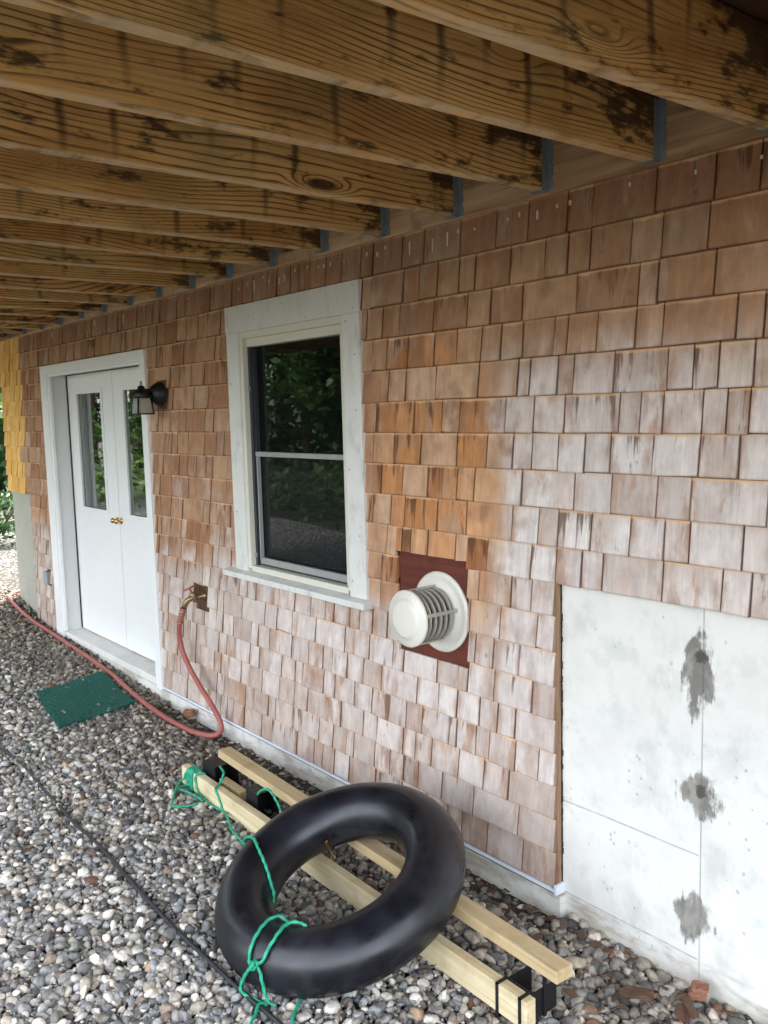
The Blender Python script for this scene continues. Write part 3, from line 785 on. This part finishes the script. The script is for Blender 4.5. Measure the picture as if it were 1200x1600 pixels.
# ------------------------------------------------------------------ things on the wall
v = empty('exhaust_vent', (-2.522, .0, .967))
tag(v, 'round white exhaust vent with louvred neck on a red-brown board', 'vent')
AO, AX = (-2.522, .0045, .967), (0, -1, 0)
b = MB(); b.lathe([(.085, .0), (.156, .0), (.158, .008), (.152, .013), (.140, .014), (.128, .010), (.112, .010), (.100, .018), (.085, .020)], AO, AX, 64)
for k in range(8):
    a = k*math.pi/4 + .3; c = (AO[0] + .144*math.cos(a), AO[1]-.0135, AO[2] + .144*math.sin(a))
    b.lathe([(0, .003), (.004, .002), (.0045, 0)], c, AX, 8)
b.build('flange', M['vent_white'], v)
b = MB(); b.lathe([(.070, .012), (.070, .165)], AO, AX, 48); b.build('duct', M['black'], v)
for k in range(5):
    h = .030 + k*.026
    b = MB(); b.lathe([(.074, h), (.098, h+.004), (.100, h+.007), (.098, h+.010), (.074, h+.012)], AO, AX, 56, closed=True); b.build('louvre', M['vent_grey'], v)
for k in range(4):
    a = k*math.pi/2 + .22
    c = Vector((AO[0] + .103*math.cos(a), 0, AO[2] + .103*math.sin(a)))
    mt = Matrix.Translation(c) @ Matrix.Rotation(-a, 4, 'Y')
    b = MB(); b.box(-.002, .004, -.165, -.012, -.007, .007, mt); b.build('stay', M['vent_grey'], v)
b = MB(); b.lathe([(.0, .196), (.06, .1955), (.070, .193), (.076, .187), (.082, .182), (.104, .180), (.1085, .176), (.1085, .168), (.105, .164), (.0, .163)], AO, AX, 64)
b.build('cap', M['vent_white'], v)

lamp = empty('wall_lantern', (-4.87, 0, 1.87))
tag(lamp, 'black metal wall lantern with clear glass beside the double door', 'lamp')
b = MB(); b.box(-4.935, -4.825, -.026, -.004, 1.79, 1.955); b.build('mount_block', M['dark_wood'], lamp, .003)
b = MB(); b.lathe([(.0, .075), (.022, .073), (.045, .060), (.064, .034), (.071, .014), (.072, 0)], (-4.88, -.0255, 1.875), (0, -1, 0), 36)
b.build('backplate', M['black'], lamp)
b = MB(); b.tube(smooth_path([(-4.88, -.09, 1.885), (-4.88, -.115, 1.892), (-4.88, -.14, 1.888)], .01), .017, 12); b.build('arm', M['black'], lamp)
LC = (-4.88, -.145); LT, LB = 1.853, 1.768; HT, HB = .036, .045
b = MB(); b.lathe([(0, 1.925), (.014, 1.924), (.020, 1.918), (.022, 1.900), (.042, 1.894), (.050, 1.882), (.052, 1.860), (.048, LT), (0, LT)], (LC[0], LC[1], 0), (0, 0, 1), 28)
b.tube([(LC[0]+.012*math.cos(t*.5), LC[1], 1.936+.014*math.sin(t*.5)) for t in range(14)], .0025, 6, caps=False)
b.build('lamp_cap', M['black'], lamp)
b = MB()
for sx in (-1, 1):
    for sy in (-1, 1):
        b.tube([(LC[0]+sx*(HT+.002), LC[1]+sy*(HT+.002), LT), (LC[0]+sx*(HB+.002), LC[1]+sy*(HB+.002), LB)], .0055, 6)
q = HB + .006
for (x0, x1, y0, y1) in ((-q, q, -q, -q+.012), (-q, q, q-.012, q), (-q, -q+.012, -q+.012, q-.012), (q-.012, q, -q+.012, q-.012)):
    b.box(LC[0]+x0, LC[0]+x1, LC[1]+y0, LC[1]+y1, LB-.008, LB)
b.build('cage', M['black'], lamp)
for sx, sy in ((1, 0), (-1, 0), (0, 1), (0, -1)):
    b = MB()
    if sx: b.quad((LC[0]+sx*HT, LC[1]-HT, LT), (LC[0]+sx*HT, LC[1]+HT, LT), (LC[0]+sx*HB, LC[1]+HB, LB), (LC[0]+sx*HB, LC[1]-HB, LB))
    else: b.quad((LC[0]-HT, LC[1]+sy*HT, LT), (LC[0]+HT, LC[1]+sy*HT, LT), (LC[0]+HB, LC[1]+sy*HB, LB), (LC[0]-HB, LC[1]+sy*HB, LB))
    o = b.build('lamp_pane', M['lampglass'], lamp, fix=False)
    sm = o.modifiers.new('thickness', 'SOLIDIFY'); sm.thickness = .002

fa = empty('garden_faucet', (-4.52, 0, .735))
tag(fa, 'tarnished brass garden faucet with red wheel on a small dark board', 'faucet')
b = MB(); b.lathe([(.026, 0), (.026, .006), (.012, .008), (.012, .05)], (-4.52, .003, .735), (0, -1, 0), 20)
b.tube(smooth_path([(-4.52, -.045, .735), (-4.52, -.07, .735), (-4.535, -.095, .715), (-4.55, -.105, .685)], .008), .016, 12)
b.lathe([(.016, 0), (.02, .005), (.02, .02), (.012, .028)], (-4.52, -.06, .738), (-.3, -.25, 1), 16)
b.build('spout', M['old_brass'], fa)
b = MB()
ax = Vector((-.35, -.3, 1)).normalized(); wc = Vector((-4.52, -.06, .738)) + ax*.055
u = ax.orthogonal().normalized(); w2 = ax.cross(u)
b.tube([wc + (u*math.cos(t*math.pi/12)+w2*math.sin(t*math.pi/12))*.030*(1+.12*math.cos(t*math.pi/12*6)) for t in range(25)], .0055, 8, caps=False)
for t in range(3): b.tube([wc + (u*math.cos(t*math.pi/3)+w2*math.sin(t*math.pi/3))*.028, wc - (u*math.cos(t*math.pi/3)+w2*math.sin(t*math.pi/3))*.028], .004, 6)
b.tube([wc - ax*.03, wc + ax*.006], .006, 8); b.build('valve_wheel', M['redmetal'], fa)

ou = empty('power_outlet', (-7.18, 0, .49))
tag(ou, 'small grey weatherproof power outlet set in shingles left of the door', 'outlet')
b = MB(); b.box(-7.232, -7.133, .0045, .02, .433, .557); b.build('outlet_box', M['black'], ou)
b = MB(); b.box(-7.222, -7.145, -.040, .004, .445, .545); b.build('cover', M['grey_plastic'], ou, .008, 3)

# ------------------------------------------------------------------ hoses
hp = [(-4.555, -.110, .672), (-4.575, -.115, .63), (-4.60, -.115, .585), (-4.638, -.105, .52), (-4.645, -.095, .45), (-4.62, -.09, .39), (-4.55, -.09, .324), (-4.43, -.09, .245), (-4.31, -.085, .165), (-4.235, -.08, .095), (-4.225, -.085, .045),
      (-4.265, -.115, .018), (-4.385, -.155, .012), (-4.519, -.169, .012), (-4.766, -.171, .012), (-5.079, -.152, .012), (-5.381, -.128, .022), (-5.668, -.100, .034), (-5.847, -.094, .044), (-6.146, -.09, .06), (-6.547, -.085, .075), (-6.994, -.078, .09), (-7.357, -.086, .112), (-7.692, -.09, .148), (-7.956, -.088, .19), (-8.15, -.05, .215), (-8.25, .1, .225), (-8.3, .5, .24)]
hs = empty('garden_hose', (-4.5, -.12, .02))
tag(hs, 'faded red garden hose hanging from the faucet and running along the foundation', 'hose')
b = MB(); pth = smooth_path(hp, .03); b.tube(pth, .0145, 12); b.build('tubing', M['hose'], hs)
b = MB()
for k in range(6):
    p = Vector(hp[0]).lerp(Vector(hp[2]), k/5*.95); ax = Vector((-.045, -.005, -.087))
    b.lathe([(.013, -.006), (.0185, -.002), (.0185, .002), (.013, .006)], p, ax, 16)
b.build('coupling', M['old_brass'], hs)
dh = MB(); rd = random.Random(2)
pp = [(-9.0 + .25*k, -1.0 - .06*min(1, max(0, (k-12)/12)) + rd.gauss(0, .006), gz(-9.0+.25*k) + .005 + rd.gauss(0, .0015)) for k in range(31)]
dh.tube(smooth_path(pp, .05), .007, 10)
tag(dh.build('irrigation_hose', M['darkhose']), 'thin black hose lying straight across the gravel parallel to the wall', 'hose')

# ------------------------------------------------------------------ doormat
mm = MB(); c4 = [Vector((-5.683, -.607, 0)), Vector((-4.982, -.703, 0)), Vector((-5.123, -.188, 0)), Vector((-5.798, -.136, 0))]
nu, nv = 70, 48; rr = random.Random(5)
grid = [[(c4[0].lerp(c4[1], i/nu)).lerp(c4[3].lerp(c4[2], i/nu), j/nv) for i in range(nu+1)] for j in range(nv+1)]
top = [[mm.bm.verts.new(p + Vector((rr.gauss(0, .0012), rr.gauss(0, .0012), .0165 + gz(p.x) + rr.uniform(-.003, .003) + .006*math.sin(p.x*9)*math.sin(p.y*11)))) for p in row] for row in grid]
for j in range(nv):
    for i in range(nu): mm.bm.faces.new((top[j][i], top[j][i+1], top[j+1][i+1], top[j+1][i]))
rim = [top[0][i] for i in range(nu)] + [top[j][nu] for j in range(nv)] + [top[nv][i] for i in range(nu, 0, -1)] + [top[j][0] for j in range(nv, 0, -1)]
low = [mm.bm.verts.new(q.co - Vector((0, 0, .016))) for q in rim]
for k in range(len(rim)): k2 = (k+1) % len(rim); mm.bm.faces.new((rim[k], low[k], low[k2], rim[k2]))
tag(mm.build('doormat', M['mat']), 'dark green turf doormat lying on the gravel before the door', 'doormat')

# ------------------------------------------------------------------ folded sawhorse
sw = empty('folded_sawhorse', (-2.7, -.45, 0))
tag(sw, 'folded sawhorse of pale two-by-fours in black steel brackets under the tube', 'sawhorse')
def beam(x0, y0, x1, y1, wd, z0, z1, mat, name='rail', tz=0):
    d = Vector((x1-x0, y1-y0, 0)); L = d.length; a = math.atan2(d.y, d.x)
    mt = Matrix.Translation((x0, y0, z0)) @ Matrix.Rotation(a, 4, 'Z')
    bb = MB(); bb.box(0, L, 0, wd, 0, z1-z0)
    o = bb.build(name, mat, None, .003)
    o.parent = sw; o.matrix_parent_inverse = Matrix.Translation(-sw.location); o.matrix_basis = mt
    return o
beam(-3.835, -.503, -1.592, -.545, .038, .0, .089, M['lumber'])
beam(-3.705, -.375, -1.548, -.468, .066, .132, .170, M['lumber_shaded'])
beam(-3.60, -.428, -3.40, -.433, .038, .012, .075, M['lumber_shaded'], 'leg')
def bracket(x0, x1, y0, y1, z1, name='bracket'):
    b = MB(); t = .0025
    b.box(x0, x1, y0, y0+t, .0, z1); b.box(x0, x1, y1-t, y1, .0, z1)                   # two cheeks
    b.box(x0, x0+t, y0+t, y1-t, .0, z1); b.box(x0+t, x1-t, y0+t, y1-t, z1-t, z1)       # end plate and top
    b.box(x0+t, x1-t, y0+t, y1-t, .002, .0045)
    b.box(x1-.012, x1, y0-t, y0, .0, z1+.0); b.box(x1-.012, x1, y1, y1+t, .0, z1+.035)
    b.box(x0+.004, x0+.016, y1, y1+t, .0, z1+.035)
    return b.build(name, M['sawmetal'], sw)
bracket(-3.725, -3.605, -.445, -.325, .1295)
bracket(-3.315, -3.215, -.448, -.345, .1295)
# bracket round the near end: straps over the front rail, plate reaching under the back rail
b = MB()
xa, xb = -1.712, -1.622
ya = lambda x: -.503 + (x+3.835)*(-.042/2.243)
for x in (xa, xb):
    b.box(x, x+.010, ya(x)-.0035, ya(x)-.0005, -.01, .093); b.box(x, x+.010, ya(x)-.0035, ya(x)+.042, .0895, .093)
b.box(xa, xb+.01, ya(xa)+.0395, ya(xa)+.043, -.01, .092)
b.box(xa+.002, xb+.008, ya(xa)+.043, -.40, .0, .004)
b.box(xb+.006, xb+.010, ya(xa)+.043, -.395, .004, .085); b.box(xa, xa+.004, ya(xa)+.043, -.395, .004, .085)
b.box(xb+.0101, xb+.016, -.456, -.444, .0, .1315)
b.build('bracket', M['sawmetal'], sw)

# ------------------------------------------------------------------ inner tube
TC = Vector((-2.3306, -.651, .1919)); TN = Vector((.00095, -.3572, 1)).normalized(); TR, Tr = .332, .1
tu = empty('inner_tube', TC)
tag(tu, 'large black rubber inner tube leaning on the lumber by the wall', 'inner tube')
tb = MB(); U = Vector((1, 0, 0)); U = (U - TN*U.dot(TN)).normalized(); W2 = TN.cross(U)
NA, NB = 180, 144; rings = []
for a in range(NA):
    th = 2*math.pi*a/NA; e = U*math.cos(th) + W2*math.sin(th)
    ring = []
    for k in range(NB):
        ph = 2*math.pi*k/NB
        rr_ = Tr*(1 + .006*math.sin(3*th+1) + .004*math.sin(7*th) + (.014 if k in (0, 136, 132, 128, 124, 118, 72) else 0) + .004*(1 if abs(math.sin(ph)) > .985 else 0))
        ring.append(tb.bm.verts.new(TC + e*(TR + rr_*math.cos(ph)) + TN*(rr_*math.sin(ph)*.985)))
    rings.append(ring)
for a in range(NA):
    for k in range(NB):
        f = tb.bm.faces.new((rings[a][k], rings[a][(k+1) % NB], rings[(a+1) % NA][(k+1) % NB], rings[(a+1) % NA][k])); f.smooth = True
tb.build('rubber_ring', M['rubber'], tu)
b = MB(); va = Vector((-2.548, -.505, .225)); vb = Vector((-2.520, -.545, .150))
va = Vector((-2.542, -.562, .213))
b.lathe([(.011, -.004), (.010, .006), (.0045, .010), (.004, .05), (.0032, .075), (0, .076)], va, (vb-va), 12); b.build('valve_stem', M['brass'], tu)

# ------------------------------------------------------------------ green rope
def rope(mb, pts, r=.005, step=.006):
    p = smooth_path(pts, step)
    mb.tube(p, r, 9, rad=[(lambda k, i, r=r: r*(1 + .28*math.cos(3*2*math.pi*k/9))) for _ in p], twist=.42)
rp = MB()
rope(rp, [(-3.70, -.498, .094), (-3.715, -.512, .06), (-3.733, -.512, .03), (-3.748, -.53, .024), (-3.733, -.566, .022), (-3.679, -.555, .024), (-3.621, -.548, .024), (-3.565, -.545, .024), (-3.524, -.563, .023), (-3.543, -.636, .023), (-3.573, -.67, .024), (-3.631, -.648, .023), (-3.732, -.583, .026), (-3.797, -.534, .026), (-3.790, -.515, .04), (-3.775, -.511, .07)])
for k in range(5):      # turns round the rail's end
    x = -3.765 + k*.0125; dx = .006
    y = -.503 + (x+3.835)*(-.0187)
    rope(rp, [(x, y-.004, .0), (x, y-.0055, .045), (x+dx, y-.004, .090), (x+dx, y+.019, .0945), (x+dx, y+.042, .090), (x+dx, y+.0425, .04), (x+dx, y+.04, .0)])
rope(rp, [(-3.655, -.468, .093), (-3.665, -.490, .0945), (-3.669, -.511, .088), (-3.672, -.512, .06), (-3.645, -.512, .02), (-3.56, -.517, .008), (-3.47, -.517, .006), (-3.40, -.50, .006)])
rope(rp, [(-3.60, -.42, .131), (-3.52, -.445, .131), (-3.50, -.475, .098), (-3.475, -.512, .093), (-3.455, -.515, .075), (-3.425, -.516, .04), (-3.405, -.518, .012), (-3.36, -.528, .022), (-3.328, -.536, .022), (-3.204, -.583, .022), (-3.10, -.60, .022), (-2.98, -.64, .05), (-2.86, -.70, .13), (-2.775, -.76, .195), (-2.735, -.775, .226), (-2.70, -.782, .245), (-2.652, -.789, .2565), (-2.60, -.802, .245), (-2.536, -.812, .209), (-2.489, -.822, .168), (-2.46, -.83, .142), (-2.43, -.86, .10), (-2.36, -.90, .05), (-2.28, -.90, .08), (-2.245, -.905, .14)])
A = [(-2.245, -.905, .14), (-2.248, -.905, .170), (-2.275, -.922, .189), (-2.279, -.957, .189), (-2.266, -.993, .183), (-2.256, -1.021, .168), (-2.249, -1.040, .148), (-2.242, -1.051, .128), (-2.231, -1.056, .112), (-2.206, -1.050, .118)]
B = [(-2.17, -.885, .14), (-2.165, -.888, .185), (-2.195, -.905, .199), (-2.214, -.931, .195), (-2.2, -.968, .192), (-2.191, -.995, .179), (-2.188, -1.02, .158), (-2.187, -1.037, .134), (-2.203, -1.05, .121)]
rope(rp, A); rope(rp, B)
rope(rp, [(-2.206, -1.050, .117), (-2.234, -1.063, .089), (-2.258, -1.068, .05), (-2.268, -1.072, .022), (-2.245, -1.072, .012), (-2.205, -1.055, .008), (-2.17, -1.04, .003)])
rope(rp, [(-2.203, -1.05, .118), (-2.186, -1.049, .104), (-2.179, -1.048, .079), (-2.174, -1.043, .045), (-2.168, -1.035, .012), (-2.15, -1.02, .0)])
rope(rp, [(-2.178, -1.045, .01), (-2.172, -1.068, .014), (-2.150, -1.088, .010), (-2.124, -1.118, .010), (-2.09, -1.15, .01)])
rope(rp, [(-2.12, -.95, .0), (-2.116, -.958, .008), (-2.093, -.982, .010), (-2.073, -1.007, .011), (-2.047, -1.027, .011), (-2.0, -1.05, .008)])
kn = Vector((-2.208, -1.056, .118)); rk = random.Random(8)
for t in range(3):      # the knot
    a0 = t*2.1
    n_ = Vector((rk.uniform(-.5, .5), -.7, rk.uniform(-.3, .6))).normalized(); u = n_.orthogonal().normalized(); w3 = n_.cross(u)
    rope(rp, [kn + Vector((0, -.003*t, 0)) + (u*math.cos(a0+q*.55)*.013 + w3*math.sin(a0+q*.55)*.010) + n_*.004*math.sin(q) for q in range(13)])
rope(rp, [(-3.225, -.44, .128), (-3.208, -.45, .138), (-3.179, -.45, .162), (-3.131, -.45, .183), (-3.096, -.45, .181), (-3.062, -.45, .16), (-3.03, -.45, .127), (-2.98, -.47, .06), (-2.93, -.50, .01)])
tag(rp.build('green_rope', M['rope'], fix=True), 'thin green twisted rope tied round the black tube and the lumber', 'rope')

# ------------------------------------------------------------------ bits on the ground
def chip(name, loc, size, rot, mat, label, cat, group=None, seed=0):
    r = random.Random(seed); b = MB()
    b.box(-size[0]/2, size[0]/2, -size[1]/2, size[1]/2, -size[2]/2, size[2]/2)
    bmesh.ops.subdivide_edges(b.bm, edges=b.bm.edges[:], cuts=3, use_grid_fill=True)
    for q in b.bm.verts: q.co += Vector([r.uniform(-.09, .09)*s for s in size]); q.co.z += .15*size[0]*math.sin(q.co.x/size[0]*3)
    o = b.build(name, mat, None, size[2]*.12); o.location = loc; o.rotation_euler = rot
    return tag(o, label, cat, group)
chip('brick_fragment', (-1.375, -.035, .012), (.045, .036, .040), (.1, .2, .5), M['brick'], 'red-brown brick fragment on the stones against the pale concrete', 'brick', seed=1)
chip('bark_chip', (-1.36, -.10, -.004), (.065, .024, .010), (.05, .15, 2.6), M['leafdry'], 'long brown bark chip in front of the small brick fragment', 'bark chip', seed=3)
chip('bark_chip', (-1.50, -.16, -.004), (.085, .04, .012), (.1, .1, .3), M['leafdry'], 'dark brown bark chip among stones below the lowest concrete smear', 'bark chip', seed=4)
chip('brick_fragment', (-4.66, -.055, .03), (.07, .03, .045), (.4, .1, .4), M['brick'], 'small red-brown shard against the foundation beside the hose bend', 'brick', seed=6)
lf = MB(); rl = random.Random(12)
for k in range(230):
    if k < 130: x, y = rl.uniform(-4.2, -2.0), rl.uniform(-.28, .0)
    elif k < 180: x, y = rl.uniform(-2.1, -1.1), rl.uniform(-.45, .03)
    else: x, y = rl.uniform(-5.6, -3.9), rl.uniform(-.35, -.02)
    L = rl.uniform(.010, .028); wd = L*rl.uniform(.4, .7); z = gz(x) + rl.uniform(.004, .014) - (.034*min(1, max(0, (y+.20)/.12)) if -5 < x < -1.9 else 0)
    mt = Matrix.Translation((x, y, z)) @ Matrix.Rotation(rl.uniform(0, 6.28), 4, 'Z') @ Matrix.Rotation(rl.gauss(0, .4), 4, 'X')
    pts = [(-L, 0, 0), (-L*.3, -wd, L*.18), (L*.5, -wd*.7, L*.2), (L, 0, L*.3), (L*.5, wd*.7, L*.22), (-L*.3, wd, L*.16)]
    vs = [lf.bm.verts.new(mt @ Vector(p)) for p in pts]; lf.bm.faces.new(vs)
o = lf.build('leaf_litter', M['leafdry'], fix=False)
sm = o.modifiers.new('thickness', 'SOLIDIFY'); sm.thickness = .0012
tag(o, 'scattered brown dry leaves among the stones at the foot of the wall', 'leaf litter', kind='stuff')

# ------------------------------------------------------------------ plants and trees
def leaf_cloud(mb, c, rad, n, size, r):
    for _ in range(n):
        d = Vector((r.gauss(0, 1), r.gauss(0, 1), r.gauss(0, 1))).normalized() * (r.random()**.45)
        p = Vector(c) + Vector((d.x*rad[0], d.y*rad[1], d.z*rad[2]))
        a = Vector((r.gauss(0, 1), r.gauss(0, 1), r.gauss(0, .6))).normalized(); bb = a.orthogonal().normalized(); bb = Quaternion(a, r.uniform(0, 6.28)) @ bb
        L = size*r.uniform(.6, 1.3); wd = L*.45
        vs = [mb.bm.verts.new(p + q) for q in (-a*L, -a*.2*L + bb*wd, a*.6*L + bb*wd*.6, a*L, a*.6*L - bb*wd*.6, -a*.2*L - bb*wd)]
        mb.bm.faces.new(vs)
def tree(x, y, h, cr, seed, label, base=.3, size=.16, n=1500, mt='leaf'):
    r = random.Random(seed); t = empty('broadleaf_tree', (x, y, -.12))
    tag(t, label, 'tree', 'trees in front of the house')
    b = MB(); lean = (r.gauss(0, .25), r.gauss(0, .25))
    pts = [(x + lean[0]*k/8, y + lean[1]*k/8, -.12 + h*.85*k/8) for k in range(9)]
    b.tube(pts, .1, 10, rad=[.17*h/9*(1 - .75*k/8) for k in range(9)])
    cl = []
    for k in range(13):
        f = r.uniform(base, .95); a = r.uniform(0, 6.28); L = cr*(1.05 - .55*abs(f-.5))*r.uniform(.4, .95)
        p0 = Vector((x + lean[0]*f, y + lean[1]*f, -.12 + h*.85*f)); p1 = p0 + Vector((math.cos(a)*L, math.sin(a)*L, L*r.uniform(.15, .6)))
        b.tube([p0, p0.lerp(p1, .5) + Vector((0, 0, .1)), p1], .03, 6, rad=[.05, .035, .015]); cl.append(p1)
        cl.append(p0.lerp(p1, .6))
    b.build('trunk', M['bark'], t, fix=False)
    b = MB()
    for p in cl: leaf_cloud(b, p, (cr*.40, cr*.40, cr*.30), n//26, size, r)
    b.build('crown', M[mt], t, fix=False)
TL = 'broadleaf tree opposite the house, seen mirrored in the dark glass'
spots = []
rt = random.Random(31)
for k in range(30):
    a = R_(182 + 58*((k*.618) % 1)); d = 10.5 + 17*((k*.381+.1) % 1)
    spots.append((-4.5 + d*math.cos(a), .5 + d*math.sin(a), rt.uniform(8, 11.5), rt.uniform(2.0, 2.8)))
for k, (x, y, h, c) in enumerate(spots): tree(x, y, h, c, 100+k, TL, .06, .15, 1700)
for k, (x, y, h, c) in enumerate(((-15.5, 2.2, 6, 2.0), (-18.5, .6, 7, 2.2), (-22, 3.5, 8, 2.6))):
    tree(x, y, h, c, 300+k, 'dense green tree behind the bushes past the far house corner', .02, .15, 2600, 'leaf2')
ub = MB(); ru = random.Random(55)
for k in range(900):
    a = R_(178 + 62*ru.random()); d = 8.5 + 14*ru.random(); x, y = -4.5 + d*math.cos(a), .5 + d*math.sin(a)
    if y > -4.6 and x > -11: continue
    hh = ru.uniform(.15, .7); leaf_cloud(ub, (x, y, -.1+hh*.8), (.45, .45, hh), 16, .10, ru)
tag(ub.build('undergrowth', M['leaf'], fix=False), 'green undergrowth of the wood opposite the house, mirrored in the panes', 'undergrowth', kind='stuff')
rp_ = random.Random(77)
for k, (x, y, lab, z) in enumerate(((-10.9, .55, 'low green shrub beyond the house corner, nearest the yellow shingles', .45), (-12.6, 1.0, 'leafy green bush behind the low shrub past the house corner', .6))):
    sh_ = empty('leafy_shrub', (x, y, .3)); tag(sh_, lab, 'shrub')
    b = MB()
    for q in range(9):
        a = rp_.uniform(0, 6.28); b.tube([(x, y, .28), (x+math.cos(a)*.15, y+math.sin(a)*.15, .28+z*.6), (x+math.cos(a)*.3, y+math.sin(a)*.3, .28+z)], .008, 5)
    b.build('stem', M['bark'], sh_, fix=False)
    b = MB()
    for q in range(8): leaf_cloud(b, (x+rp_.gauss(0, .25), y+rp_.gauss(0, .25), .28+z*rp_.uniform(.4, 1.3)), (.25, .25, .22), 70, .05, rp_)
    b.build('foliage', M['leaf2'], sh_, fix=False)
